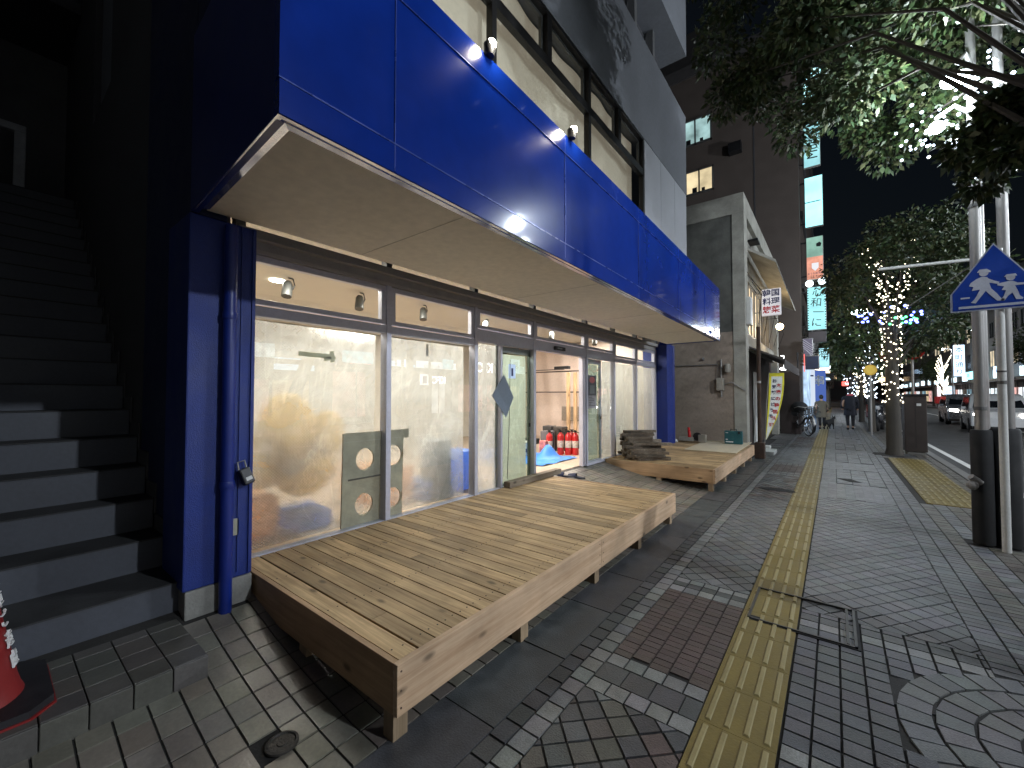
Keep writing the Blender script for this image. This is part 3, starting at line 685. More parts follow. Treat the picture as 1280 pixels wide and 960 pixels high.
# interior ---------------------------------------------------------------
b = MB(); b.box(-8.9, XG - .07, 1.01, 9.58, .2, .30); P('shop_floor', b, mat('plywood_floor', (.42, .33, .25), .6, var=.15, scale=2, bump=.1))
b = MB(); b.box(-8.9, XG - .06, 1.01, 9.58, 2.80, 2.86); P('shop_ceiling', b, mat('shop_ceiling', (.62, .57, .49), .8, var=.04))
b = MB(); b.box(-8.9, XG - .06, 1.001, 1.04, .3, 2.8); b.box(-8.9, -8.8, 1.01, 9.58, .3, 2.8); P('interior_wall', b, SHEET)
def curtain(x0, y0, x1, y1, z0, z1, m, name, parent=None, amp=.03, fr=7, seg=120, rows=10, label=None, cat=None):
    b = MB(); L_ = math.hypot(x1 - x0, y1 - y0); nx, ny = -(y1 - y0) / L_, (x1 - x0) / L_; vs = []
    ph = random.random() * 6
    for j in range(rows + 1):
        z = z0 + (z1 - z0) * j / rows
        for i in range(seg + 1):
            s = i / seg; d = amp * (math.sin(s * fr * L_ + ph + .8 * math.sin(z * 2)) * .6 + .4 * math.sin(s * fr * 2.7 * L_ + z * 1.7) + .5 * math.sin(z * 5 + s * 3))
            vs.append((x0 + (x1 - x0) * s + nx * d, y0 + (y1 - y0) * s + ny * d, z))
    b.add(vs, [(j * (seg + 1) + i, j * (seg + 1) + i + 1, (j + 1) * (seg + 1) + i + 1, (j + 1) * (seg + 1) + i) for j in range(rows) for i in range(seg)])
    o = b.build(name, m, parent, smooth=True, loc=None if parent else ((x0 + x1) / 2, (y0 + y1) / 2, z0))
    if label: tag(o, label, cat)
    return o
# dust sheets hung inside: things in their own right
curtain(-7.6, 9.5, -3.5, 9.45, .3, 2.78, PINK, 'dust_sheet', amp=.03, fr=5, label='wrinkled pinkish dust sheet wall seen through the open doorway', cat='dust sheet')
curtain(-8.2, 1.1, -8.0, 9.5, .3, 2.78, SHEET, 'dust_sheet', amp=.04, fr=3, label='pale dust sheet covering the rear wall of the shop', cat='dust sheet')
for i, (y0, y1, m, z1, lab) in enumerate([(1.11, 2.24, FILM, 2.0, 'cloudy reinforced plastic sheet behind the first window, taped at the top'), (2.31, 3.40, FILM, 2.0, 'cloudy plastic sheet behind the second window, lit orange and blue low down'),
        (3.48, 3.90, FILM, 2.05, 'narrow cloudy plastic sheet left of the green door leaf'), (6.80, 7.15, FILMT, 2.05, 'thin cream sheet between the door leaf and the right hand windows'),
        (7.23, 8.23, FILMT, 2.05, 'cream sheet hanging behind the window with the lumber stack'), (8.31, 9.36, FILMT, 2.05, 'cream sheet behind the last window before the far blue pillar'),
        (3.94, 4.56, FILMT, 1.97, 'white sheet hanging behind the green tinted door leaf'), (6.12, 6.72, FILMT, 1.97, 'white sheet behind the open green tinted door leaf')]):
    x = XG - (.10 if i > 5 else .13 if i < 2 else .045); curtain(x, y0, x, y1, .32, z1, m, 'plastic_sheet', amp=.007, fr=6, seg=40, rows=24, label=lab, cat='plastic sheet')
# masking tape on the first pane
b = MB(); b.obox((XG - .012, 1.62, 1.765), (.002, .26, .035), (R(-1), 0, 0)); b.obox((XG - .0135, 1.76, 1.76), (.002, .035, .09), (R(4), 0, 0)); b.obox((XG - .012, 1.74, 1.745), (.002, .10, .03), (R(12), 0, 0))
tag(b.build('masking_tape', mat('tape', (.75, .68, .45), .7), loc=(XG - .012, 1.65, 1.76)), 'strips of cream masking tape stuck high on the first window', 'tape')
b = MB(); b.obox((XG - .012, 2.76, 1.90), (.002, .03, .12))
tag(b.build('masking_tape', mat('tape_grey', (.35, .31, .27), .7), loc=(XG - .012, 2.76, 1.9)), 'short grey tape scrap at the top of the second window', 'tape')
# diamond shaped grey patch across door jamb
b = MB(); b.prism([(3.70, 1.44), (3.93, 1.70), (4.12, 1.42), (3.97, 1.17)], .004, (XG + .036, 0, 0), (0, 1, 0), (0, 0, 1))
tag(b.build('grey_card', mat('grey_card', (.12, .15, .19), .6, var=.2, scale=3), loc=(XG + .037, 3.9, 1.4)), 'slanted grey-blue diamond card taped over the door jamb', 'card')
# notices
t = thing('notice', 'dark red and grey notice stuck on the glass right of the open doorway', 'notice', (XG + .004, 6.33, 1.6))
b = MB(); b.box(XG + .001, XG + .003, 6.18, 6.48, 1.22, 1.78); b.build('sheet', mat('notice_grey', (.25, .24, .25), .6, var=.3, scale=12), t)
b = MB(); b.box(XG + .0035, XG + .005, 6.18, 6.48, 1.44, 1.78); b.build('upper_panel', mat('notice_dark', (.05, .05, .06), .5), t)
b = MB(); b.prism([(6.21 + .12 + .10 * math.cos(a), 1.70 + .055 * math.sin(a)) for a in np.linspace(0, 6.2, 16)], .002, (XG + .0055, 0, 0), (0, 1, 0), (0, 0, 1)); b.build('emblem', mat('notice_red', (.4, .08, .08), .5), t)
b = MB(); b.box(XG + .0055, XG + .007, 6.24, 6.42, 1.47, 1.61); b.build('picture', mat('notice_mid', (.15, .17, .17), .5), t)
b = MB()
for k in range(6): b.box(XG + .0035, XG + .0045, 6.21, 6.30 + .15 * random.random(), 1.405 - k * .028, 1.413 - k * .028)
b.build('small_print', BLKT, t)
t = thing('hanging_tag', 'white and blue tag hung inside the top of the green door leaf', 'tag', (XG - .02, 4.2, 1.8))
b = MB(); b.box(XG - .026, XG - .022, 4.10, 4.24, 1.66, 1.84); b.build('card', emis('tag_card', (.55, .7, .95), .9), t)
b = MB(); b.box(XG - .0215, XG - .0205, 4.15, 4.19, 1.69, 1.79); b.build('mark', NAVYT, t)
# dark stays of the door leaf
b = MB(); b.tube([(XG - .015, 4.12, 1.9), (XG - .015, 4.10, 1.1), (XG - .015, 4.06, .40)], .004, 6)
tag(b.build('loose_cord', BLKM, loc=(XG - .015, 4.1, 1.9)), 'thin dark cord hanging behind the green door leaf', 'cord')
# ceiling track lights
for i, (x, y) in enumerate([(-4.94, 2.15), (-4.92, 3.05), (-4.85, 4.06), (-4.87, 5.5), (-4.6, 7.25), (-4.3, 8.6)]):
    t = thing('track_light', ['dark ceiling spotlight beside the glowing downlight, seen through the first transom', 'dark ceiling spotlight at the right end of the first transom', 'dark ceiling spotlight behind the second transom',
         'dark tilted spotlight behind the third transom', 'dark tilted spotlight above the open doorway', 'dark ceiling spotlight behind the right hand transoms'][i], 'spotlight', (x, y, 2.8), 'track spotlights on the shop ceiling')
    b = MB(); b.tube([(x, y, 2.8), (x + .01, y + .05, 2.79), (x + .01, y + .07, 2.72), (x, y + .05, 2.67)], .009, 8); b.build('bracket', BLKM, t)
    b = MB(); v = Vector((.25, -.2 - .3 * (i > 2), -1)).normalized(); p0 = Vector((x, y, 2.75)); b.tube([p0, p0 + v * .03, p0 + v * .10, p0 + v * .11, p0 + v * .19], [.035, .05, .052, .055, .055], 14); b.build('lamp_head', mat('dark_lamp_head', (.05, .052, .05), .45, metal=.3), t, smooth=True)
DL = emis('downlight', (1, .93, .80), 25)
for i, (x, y) in enumerate([(-5.15, 2.12), (-6.6, 2.3), (-4.1, 3.6), (-6.6, 4.3), (-5.6, 6.4), (-4.2, 8.9), (-6.8, 8.2)]):
    b = MB(); b.lathe([(.075, 0), (.08, .004), (.08, .012)], (x, y, 2.786), 18)
    tag(b.build('downlight', DL, loc=(x, y, 2.79)), ['glowing round downlight beside the first track spotlight', 'round downlight deep inside behind the first window', 'round downlight near the glass above the second window',
        'round downlight deep inside behind the second window', 'round downlight above the open doorway', 'round downlight above the last windows', 'round downlight at the back right of the shop'][i], 'ceiling light', 'round ceiling downlights')
for (x, y, pw) in ((-4.3, 2.0, 86), (-4.3, 3.6, 86), (-4.6, 5.3, 88), (-4.3, 7.4, 66), (-4.2, 8.8, 46), (-6.6, 4.5, 64)):
    light('AREA', (x, y, 2.76), pw, (1, .93, .83), .9, name='shop_ceiling_light', sy=.5)
# things inside -----------------------------------------------------------
# plywood frame with round holes, leaning on the glass
def hole_panel():
    bm = bmesh.new(); W, Hh = .62, .80; cells = [(.27, .60), (.27, .19)]
    vs = MB()
    outer = [(0, 0), (.60, 0), (.60, .72), (.66, .72), (.66, .80), (0, .80)]
    cu = bpy.data.curves.new('p', 'CURVE'); cu.dimensions = '2D'; cu.fill_mode = 'BOTH'; cu.extrude = .009
    def sp(pts):
        s = cu.splines.new('POLY'); s.points.add(len(pts) - 1); s.use_cyclic_u = True
        for q, p in zip(s.points, pts): q.co = (p[0], p[1], 0, 1)
    sp(outer)
    for cx, cz in ((.20, .565), (.50, .565), (.20, .17), (.50, .17)): sp([(cx + .098 * math.cos(a), cz + .098 * math.sin(a)) for a in np.linspace(0, 2 * math.pi, 28)[:-1]])
    o = bpy.data.objects.new('p', cu); col.objects.link(o); dg = bpy.context.evaluated_depsgraph_get(); dg.update()
    me = bpy.data.meshes.new_from_object(o.evaluated_get(dg)); bpy.data.objects.remove(o); return me
me = hole_panel(); PLY = mat('old_plywood', (.42, .37, .28), .8, var=.25, scale=4, bump=.15, dirt=.3); me.materials.clear(); me.materials.append(PLY)
t = thing('plywood_template', 'brown plywood panel with four round holes leaning inside the first window', 'plywood panel', (-3.285, 1.88, .32))
for k, dx in enumerate((0, -.02)):
    o = bpy.data.objects.new('board', me); col.objects.link(o); o.parent = t
    M_ = Matrix.Translation((dx * .9, k * .03, 0)) @ Matrix(((0, 0, 1, 0), (1, 0, 0, 0), (0, 1, 0, 0), (0, 0, 0, 1))); o.matrix_local = Matrix.Rotation(R(1.5), 4, 'Y') @ M_
b = MB(); b.box(-3.272, -3.264, 1.93, 2.28, .715, .73); b.build('batten', mat('batten', (.08, .065, .05), .8), t)
# rolls and bags glowing through the film
def thing1(name, b, m, label, cat, loc, group=None, smooth=False): return tag(b.build(name, m, loc=loc, smooth=smooth), label, cat, group)
ORNG = filmmat('orange_fabric', (.95, .60, .32), clear=.02, grid=False)
b = MB(); b.sphere((-3.66, 1.62, 1.12), .27, 18, 12, (.6, .9, 1.3)); b.sphere((-3.7, 1.80, .80), .25, 18, 12, (.6, 1.1, 1.0)); b.sphere((-3.64, 1.42, .92), .2, 16, 12, (.6, 1, 1.2)); b.sphere((-3.66, 1.98, 1.1), .16, 14, 10, (.6, 1, 1.3)); thing1('insulation_bag', b, filmmat('yellow_bag', (1, .76, .26), clear=.25, grid=False), 'blurred yellow-orange bundle behind the cloudy first window', 'bag', (-3.85, 1.62, .5), smooth=True)
b = MB(); b.cbox(-4.1, -3.6, 1.2, 1.55, .3, .62, .05); thing1('tool_bag', b, ORNG, 'blurred orange box low behind the first window', 'box', (-3.8, 1.3, .3))
b = MB(); b.cbox(-3.9, -3.5, 1.6, 1.95, .3, .45, .04); thing1('blue_crate', b, filmmat('blue_plastic', (.25, .45, 1), clear=.02, grid=False), 'blurred blue crate at the foot of the first window', 'crate', (-3.7, 1.7, .3))
b = MB(); b.cbox(-4.2, -3.7, 2.5, 2.95, .3, .68, .05); thing1('tool_bag', b, ORNG, 'blurred orange box low behind the second window', 'box', (-3.9, 2.7, .3))
b = MB(); b.cbox(-4.0, -3.5, 2.95, 3.4, .3, .50, .06); b.cbox(-3.9, -3.5, 3.5, 3.8, .3, .78, .06); thing1('folded_tarpaulin', b, MATS['blue_plastic'], 'blurred folded blue tarpaulin behind the second and third windows', 'tarpaulin', (-3.7, 3.3, .3))
b = MB(); b.cbox(-3.75, -3.45, 3.05, 3.3, .3, .95, .03); thing1('grey_case', b, mat('grey_case', (.18, .2, .22), .5), 'blurred grey case behind the second window', 'case', (-3.6, 3.2, .3))
# stud frame
t = thing('stud_frame', 'pale timber stud frame with dark rails, seen through the open doorway', 'timber frame', (-4.9, 8.6, .3))
b = MB(); b.cbox(-4.99, -4.92, 8.50, 8.57, .3, 1.98, .004); b.cbox(-4.86, -4.79, 8.60, 8.67, .3, 1.98, .004); b.build('post', PINE, t)
b = MB(); b.box(-6.4, -4.2, 8.62, 8.65, 1.50, 1.53); b.box(-6.4, -4.2, 8.62, 8.65, 2.0, 2.03); b.box(-6.0, -5.97, 8.62, 8.65, 1.53, 2.0); b.box(-5.9, -5.0, 8.4, 8.44, 2.04, 2.06); b.build('rail', mat('dark_rail', (.10, .08, .07), .6), t)
b = MB(); b.cbox(-5.3, -4.9, 8.45, 8.55, 2.06, 2.13, .01); b.build('tray', BLKM, t)
for i, (x0, x1) in enumerate(((-5.6, -5.1), (-4.75, -4.3))):
    b = MB(); b.box(x0, x1, 9.30, 9.33, .78, 1.15); thing1('mesh_panel', b, mat('grey_mesh', (.28, .24, .20), .8, var=.3, scale=30), ['grey square panel left of the timber stud', 'grey square panel right of the timber stud'][i], 'panel', ((x0 + x1) / 2, 9.3, .78), 'grey panels on the dust sheet')
# fire extinguishers
def extinguisher(loc, label):
    x, y, z = loc; t = thing('fire_extinguisher', label, 'fire extinguisher', loc, 'red fire extinguishers gathered inside the doorway')
    b = MB(); b.lathe([(.06, 0), (.065, .01), (.065, .34), (.055, .38), (.025, .41), (.022, .43)], (x, y, z), 16); b.build('cylinder', RED, t, smooth=True)
    b = MB(); b.cbox(x - .02, x + .02, y - .02, y + .02, z + .43, z + .46, .004); b.obox((x, y - .05, z + .475), (.02, .12, .012), (R(-14), 0, 0)); b.obox((x, y - .05, z + .45), (.02, .10, .01)); b.build('valve', BLKM, t)
    b = MB(); b.tube([(x, y + .02, z + .44), (x + .05, y + .06, z + .42), (x + .075, y + .03, z + .3), (x + .07, y, z + .12)], .009, 8); b.build('hose', BLACK, t, smooth=True)
    b = MB(); b.lathe([(.0655, .14), (.0662, .15), (.0662, .26), (.0655, .27)], (x, y, z), 16); b.build('sticker', mat('extinguisher_sticker', (.6, .5, .4), .5, var=.5, scale=25), t, smooth=True)
    return t
for i, (x, y, lab) in enumerate([(-4.32, 6.72, 'red fire extinguisher nearest the crumpled blue sheet'), (-4.18, 6.90, 'red fire extinguisher second in the row right of the blue sheet'), (-4.05, 6.97, 'red fire extinguisher third in the row right of the blue sheet'),
        (-3.93, 7.03, 'red fire extinguisher fourth in the row right of the blue sheet'), (-4.07, 7.14, 'red fire extinguisher at the right end of the row by the jamb')]): extinguisher((x, y, .3), lab)
# blue sheet on floor with a peak
b = MB(); nx, ny = 30, 40; vs = []
for j in range(ny + 1):
    for i in range(nx + 1):
        x = -4.75 + 1.05 * i / nx; y = 5.55 + 1.15 * j / ny
        z = .305 + .24 * math.exp(-(((x + 4.12) / .13) ** 2 + ((y - 6.36) / .17) ** 2)) + .012 * math.sin(x * 17 + y * 3) * math.sin(y * 13) + .012 + .05 * math.exp(-((x + 4.4) / .08) ** 2) * (math.sin(y * 4) ** 2)
        vs.append((x, y, z))
b.add(vs, [(j * (nx + 1) + i, j * (nx + 1) + i + 1, (j + 1) * (nx + 1) + i + 1, (j + 1) * (nx + 1) + i) for j in range(ny) for i in range(nx)])
thing1('blue_sheet', b, mat('blue_tarp', (.06, .25, .75), .45, var=.1, scale=6, bump=.2, bscale=25), 'crumpled bright blue tarpaulin on the floor inside the doorway', 'tarpaulin', (-4.2, 6.3, .3), smooth=True)
t = thing('white_box', 'white plastic storage box on the blue tarpaulin', 'box', (-4.62, 6.2, .34)); b = MB(); b.cbox(-4.80, -4.44, 6.02, 6.36, .34, .56, .015); b.build('body', WHITEP, t); b = MB(); b.cbox(-4.82, -4.42, 6.0, 6.38, .561, .585, .008); b.build('lid', mat('box_lid', (.5, .5, .5), .5), t)
b = MB(); b.box(-4.4395, -4.436, 6.1, 6.16, .40, .47); b.box(-4.4395, -4.436, 6.22, 6.28, .40, .47); b.build('latch', NAVYT, t)
t = thing('hand_trolley', 'black hand trolley with tall handle against the dust sheet', 'trolley', (-5.35, 7.2, .3)); b = MB(); b.cbox(-5.6, -5.0, 6.9, 7.4, .40, .52, .02); b.build('bed', BLKM, t)
b = MB(); b.tube([(-5.3, 7.35, .5), (-5.32, 7.36, 1.20)], .018, 8); b.build('handle', mat('handle_grey', (.3, .28, .27), .5), t)
b = MB(); b.torus((-5.25, 7.05, .60), .10, .03, 'Y', 20, 8); b.build('wheel', mat('cream_tyre', (.5, .45, .35), .6), t, smooth=True)
for k, (x, y, h) in enumerate(((-4.75, 7.4, .5), (-4.6, 7.1, .42), (-4.45, 7.35, .5))):
    b = MB(); b.cbox(x - .12, x + .10, y - .10, y + .12, .3, .3 + h, .02); thing1('tool_case', b, mat('dark_case%d' % k, [(.05, .05, .05), (.14, .13, .14), (.07, .06, .05)][k], .5), ['black tool case behind the white box', 'grey tool case between the white box and the extinguishers', 'dark brown tool case behind the first extinguisher'][k], 'tool case', (x, y, .3))
b = MB(); b.cbox(-4.36, -4.22, 6.42, 6.54, .33, .60, .02); thing1('red_bag', b, mat('red_white_bag', (.6, .2, .18), .6, var=.6, scale=12), 'red and white carton behind the peak of the blue tarpaulin', 'carton', (-4.29, 6.48, .33))
b = MB(); b.prism([(7.35, .32), (8.0, .32), (7.98, 1.05), (7.6, .95)], .01, (-3.55, 0, 0), (0, 1, 0), (0, 0, 1)); thing1('green_sheet_glass', b, mat('green_board', (.10, .2, .15), .4), 'dark green board leaning behind the right hand window', 'board', (-3.55, 7.6, .32))

# ------------------------------------------------------------------ decks
def plank(b, x0, x1, y0, y1, z0, z1, c=.003):
    b.cur = (random.random(), random.random(), random.random()); b.cbox(x0, x1, y0, y1, z0, z1, c); b.cur = None
def deck(y0, y1, label, legs, x1=-1.44, xb=-3.18, plank_cut=None):
    t = thing('timber_deck', label, 'deck', (-2.3, (y0 + y1) / 2, 0), 'low timber decks in front of the shop')
    b = MB(); n = int(round((y1 - y0 - .06) / .1045)); p = (y1 - y0 - .06) / n
    for i in range(n):
        a = y0 + .03 + i * p; g = .004 if i != 1 else .009
        # some boards are made of two lengths
        xs = [xb, x1 - .032]
        if i % 3 == 1: xs.insert(1, random.uniform(xb + .4, x1 - .4))
        for q, r_ in zip(xs, xs[1:]): plank(b, q + .0008, r_ - .0008, a + (g if i == 1 else .0032), a + p - .0032, .300, .327 + random.uniform(-.0012, .0012))
    b.build('deck_boards', DECK, t)
    b = MB()
    for i in range(n):
        for x in (-1.55, -2.1, -2.7):
            for f in (.25, .75): b.lathe([(.0042, 0), (.0042, .0015)], (x + random.uniform(-.006, .006), y0 + .03 + (i + f) * p, .3275), 6)
    b.build('deck_screws', mat('deck_screw', (.05, .04, .035), .5, metal=.5), t)
    b = MB(); jy = y0 + (y1 - y0) * .5
    b.cbox(x1 - .030, x1, y0, jy - .001, .117, .331, .003); b.cbox(x1 - .030, x1, jy + .001, y1, .117, .330, .003); b.build('front_board', FRESH, t)
    b = MB(); b.cbox(xb, x1 - .031, y0, y0 + .028, .117, .330, .003); b.build('side_board', FRESHX, t)
    b = MB(); b.cbox(xb, x1 - .031, y1 - .028, y1, .117, .330, .003); b.build('side_board', FRESHX, t)
    b = MB()
    for x in (-1.55, -2.1, -2.7): b.box(x - .02, x + .02, y0 + .04, y1 - .04, .20, .297)
    b.build('joists', POSTW, t)
    for y in legs:
        b = MB(); b.cbox(x1 - .10, x1 - .032, y - .035, y + .04, -.005, .29, .003); b.build('leg', POSTW, t)
        b = MB(); b.cbox(-2.3, -2.22, y - .035, y + .04, gz(-2.26) - .02, .29, .003); b.build('leg', POSTW, t)
    b = MB()
    for yy in (y0 + .02, jy - .03, jy + .03, y1 - .03):
        for z in (.15, .22, .30): b.lathe([(.0045, 0), (.0045, .0015)], (x1 + .0002, yy, z), 8, 'X')
    b.build('screw_heads', mat('screw', (.12, .08, .06), .5, metal=.5), t)
    return t
deck(1.08, 4.88, 'long pale timber deck nearest the camera beside the blue pillar', [1.12, 2.01, 2.96, 3.86, 4.80])
deck(6.76, 10.62, 'second timber deck beyond the entrance with the lumber stack on it', [6.80, 7.7, 8.6, 9.5, 10.4], x1=-1.42)
# loose timber on first deck
b = MB(); plank(b, XG + .045, XG + .14, 3.92, 5.10, .329, .40, .004)
tag(b.build('timber_beam', mat('x', (0, 0, 0)) if False else woodmat('grey_beam', (.13, .10, .075), (.27, .22, .16), 'Y', .75), loc=(XG + .09, 4.5, .33)), 'weathered timber beam lying on the deck along the sliding door', 'timber beam')
# lumber stack: every piece a thing
spec = []; cnts = [7, 7, 6, 6, 5, 5, 4, 4, 3, 2]
for lay, n in enumerate(cnts):
    for k in range(n): spec.append((lay, k))
names = ['bottom', 'second', 'third', 'fourth', 'fifth', 'sixth', 'seventh', 'eighth', 'ninth', 'top']; ords = ['nearest the glass', 'second from the glass', 'third from the glass', 'fourth from the glass', 'fifth from the glass', 'sixth from the glass', 'seventh from the glass']
LG = 'grey lumber pieces stacked on the far deck'; SM = Matrix.Translation((-3.14, 7.32, 0)) @ Matrix.Rotation(R(-48), 4, 'Z')
for lay, k in spec:
    b = MB(); ln = random.uniform(.5, .78) - lay * .012; z0 = .331 + lay * .0468; a = R(random.uniform(-9, 9)); b.cur = (random.random(), random.random(), random.random())
    s_ = MB(); s_.cbox(-.044, .044, 0, ln, 0, .043, .003); M_ = SM @ Matrix.Translation((.02 + k * .105 + random.uniform(-.012, .012), random.uniform(-.09, .07), z0)) @ Matrix.Rotation(a, 4, 'Z')
    b.add([(M_ @ Vector(v))[:] for v in s_.v], s_.f); o3 = (M_ @ Vector((0, 0, 0)))[:]
    tag(b.build('lumber_piece', woodmat('old_grey_lumber_y', (.07, .055, .042), (.25, .205, .16), 'Y', .85, attr=True), loc=o3),
        'grey weathered lumber piece in the %s layer of the stack, %s' % (names[lay], 'outermost, towards the street' if k == cnts[lay] - 1 and k else ords[k]), 'lumber', LG)
# second deck items
b = MB(); b.obox((-1.98, 9.95, .338), (.94, 2.2, .012), (0, 0, R(1)), .002)
tag(b.build('plywood_sheet', mat('clean_plywood', (.60, .52, .38), .7, var=.06, scale=2), loc=(-1.98, 9.95, .33)), 'large clean pale plywood sheet lying flat on the far deck', 'plywood sheet')
t = thing('toolbox', 'dark teal power tool case standing at the far corner of the deck', 'toolbox', (-1.78, 10.5, .35))
TEAL = mat('teal_plastic', (.01, .085, .10), .45, var=.1); b = MB(); b.cbox(-1.98, -1.62, 10.38, 10.50, .346, .64, .015); b.build('case', TEAL, t)
b = MB(); b.tube([(-1.86, 10.44, .64), (-1.86, 10.44, .675), (-1.74, 10.44, .675), (-1.74, 10.44, .64)], .011, 8); b.build('handle', BLKM, t)
b = MB(); b.cbox(-1.70, -1.66, 10.365, 10.38, .58, .63, .003); b.build('latch', BLKM, t)
b = MB(); b.box(-1.95, -1.90, 10.376, 10.379, .59, .60); b.box(-1.95, -1.91, 10.376, 10.379, .44, .455); b.box(-1.95, -1.80, 10.376, 10.379, .385, .405); b.build('small_print', WHT, t)
t = thing('power_tool', 'red and white power saw resting on the deck by the concrete wall', 'power tool', (-2.75, 10.35, .34))
b = MB(); b.cbox(-2.95, -2.62, 10.28, 10.45, .36, .45, .01); b.build('base', mat('tool_base', (.4, .38, .33), .4, metal=.4), t)
b = MB(); b.tube([(-2.72, 10.35, .45), (-2.74, 10.35, .68)], [.035, .028], 10); b.build('grip', RED, t, smooth=True)
b = MB(); b.lathe([(.09, -.02), (.10, 0), (.09, .02)], (-2.55, 10.36, .47), 18, 'Y'); b.build('blade_guard', BLKM, t)
b = MB(); b.cbox(-2.52, -2.36, 10.3, 10.44, .35, .52, .01); thing1('grey_case', b, mat('tool_grey_case', (.25, .23, .19), .5), 'small grey box right of the power saw', 'box', (-2.44, 10.37, .34))
b = MB(); b.torus((-3.06, 10.2, .35), .09, .012, 'Z', 22, 6); b.torus((-3.03, 10.22, .365), .07, .012, 'Z', 22, 6); thing1('cable_coil', b, BLACK, 'small coil of black cable left of the power saw', 'cable', (-3.06, 10.2, .34), smooth=True)
b = MB(); b.sphere((-2.98, 10.15, .37), .04, 10, 8); b.cbox(-3.0, -2.94, 10.1, 10.2, .335, .36, .005); thing1('work_glove', b, WHITEP, 'crumpled white glove beside the coil of cable', 'glove', (-2.98, 10.15, .33), smooth=True)
# slippers on the ramp
def slipper(x, y, a, label):
    t = thing('slipper', label, 'slipper', (x, y, gz(x) + .003), 'pair of dark slippers'); z = gz(x) + .004
    M_ = Matrix.Translation((x, y, z)) @ Matrix.Rotation(a, 4, 'Z') @ Matrix.Rotation(R(-4), 4, 'Y')
    b = MB(); pts = [(.13 * math.cos(q) - .012 * math.cos(2 * q), .048 * math.sin(q) * (1 - .22 * math.cos(q + math.pi))) for q in np.linspace(0, 2 * math.pi, 25)[:-1]]
    s = MB(); s.prism(pts, .014, (0, 0, 0), (1, 0, 0), (0, 1, 0)); b.add([(M_ @ Vector(v))[:] for v in s.v], s.f); b.build('sole', mat('slipper_sole', (.02, .025, .04), .7), t)
    s = MB(); vs = []
    for i in range(7):
        for k in range(9):
            q = math.pi * k / 8; xx = .0 + .12 * i / 6; rr = .05 * (1 - .35 * (i / 6) ** 2)
            vs.append((xx, rr * math.cos(q), .013 + (.048 * (1 - .55 * (i / 6) ** 1.5)) * math.sin(q)))
    s.add(vs, [(i * 9 + k, i * 9 + k + 1, (i + 1) * 9 + k + 1, (i + 1) * 9 + k) for i in range(6) for k in range(8)])
    b = MB(); b.add([(M_ @ Vector(v))[:] for v in s.v], s.f); b.build('upper', mat('slipper_upper', (.012, .018, .05), .8, var=.2), t, smooth=True)
slipper(-3.13, 5.25, R(205), 'dark navy slipper nearest the timber beam'); slipper(-3.02, 5.42, R(190), 'dark navy slipper on the ramp, further from the timber beam')
# key box on the pillar
t = thing('key_box', 'small black combination key box hanging by the drain pipe', 'key box', (-2.83, .99, .93))
b = MB(); b.obox((-2.835, 1.005, .955), (.05, .06, .10), (R(18), R(-12), 0), .008); b.build('body', BLKM, t)
b = MB(); b.tube([(-2.85, .97, .99), (-2.855, .965, 1.04), (-2.85, 1.0, 1.05), (-2.845, 1.01, 1.0)], .005, 8); b.build('shackle', STEEL, t, smooth=True)
b = MB(); b.obox((-2.807, 1.013, .945), (.004, .034, .022), (R(18), R(-12), 0)); b.build('dial_window', mat('dial', (.5, .5, .5), .4), t)
# ------------------------------------------------------------------ ledge and staircase
b = MB(); TL = (.085, .08, .072)
x = -2.395
for j in range(16):
    ya = .70 - j * .135; yb = ya - .131
    for i in range(4):
        xa = x - i * .148; xb = xa - .144
        if i == 0: b.cur = jit(TL, .15); b.cbox(xa - .012, xa, yb, ya, .02, .1985, .004)
        b.cur = jit(TL, .15); b.cbox(xb, xa - (.0125 if i == 0 else 0), yb, ya, .10, .2, .003)
b.cur = None; struct(b.build('tiled_ledge', TILE))
b = MB(); b.box(-2.98, -2.405, -1.6, .695, .0, .185); struct(b.build('ledge_core', JOINT))
rx = [(-2.985, .19), (-3.335, .38), (-3.60, .565), (-3.83, .76), (-4.10, .95), (-4.38, 1.14), (-4.64, 1.335), (-4.90, 1.53)]
while rx[-1][1] < 3.7: rx.append((rx[-1][0] - .268, rx[-1][1] + .197))
t = thing('staircase', 'dark outdoor staircase with pale grey risers climbing left of the shop', 'staircase', (-3, -.4, .19))
b = MB(); bt = MB()
for i, (x, z) in enumerate(rx):
    zt = rx[i + 1][1] if i + 1 < len(rx) else z + .197; xb = rx[i + 1][0] if i + 1 < len(rx) else -9.4
    b.cbox(xb - .03, x, -1.5, .695 if i < 0 else .725, z - (.19 if i == 0 else .02), zt - .006, .004)
    bt.box(xb + .001, x + .008, -1.5, .725, zt - .0058, zt + .002)
b.build('risers', STEPR, t); bt.build('treads', STEPT, t)
b = MB()
for i, (x, z) in enumerate(rx[:-1]):  # stepped skirting on the wall
    zt = rx[i + 1][1]; b.box(x - .32, x + .03, .7255, .7345, z - .1, zt + .10)
b.build('skirting', mat('skirting', (.06, .06, .065), .8, var=.3), t)
t = thing('landing_railing', 'pale metal railing across the top of the dark staircase', 'railing', (-8.3, -.2, 3.9))
b = MB(); b.cbox(-8.35, -8.27, -1.5, .30, 4.86, 4.95, .01); b.build('top_rail', mat('grey_rail', (.35, .36, .38), .5), t)
b = MB(); b.cbox(-8.35, -8.27, .20, .30, 3.9, 4.86, .01); b.build('post', MATS['grey_rail'], t)
b = MB()
for k in range(10): b.box(-8.33, -8.30, -1.5 + k * .17, -1.48 + k * .17, 3.95, 4.86)
b.build('balusters', BLKM, t)
t = thing('neighbouring_building', 'unlit dark rendered building behind and left of the staircase', 'building', (-9.6, -1.6, 0))
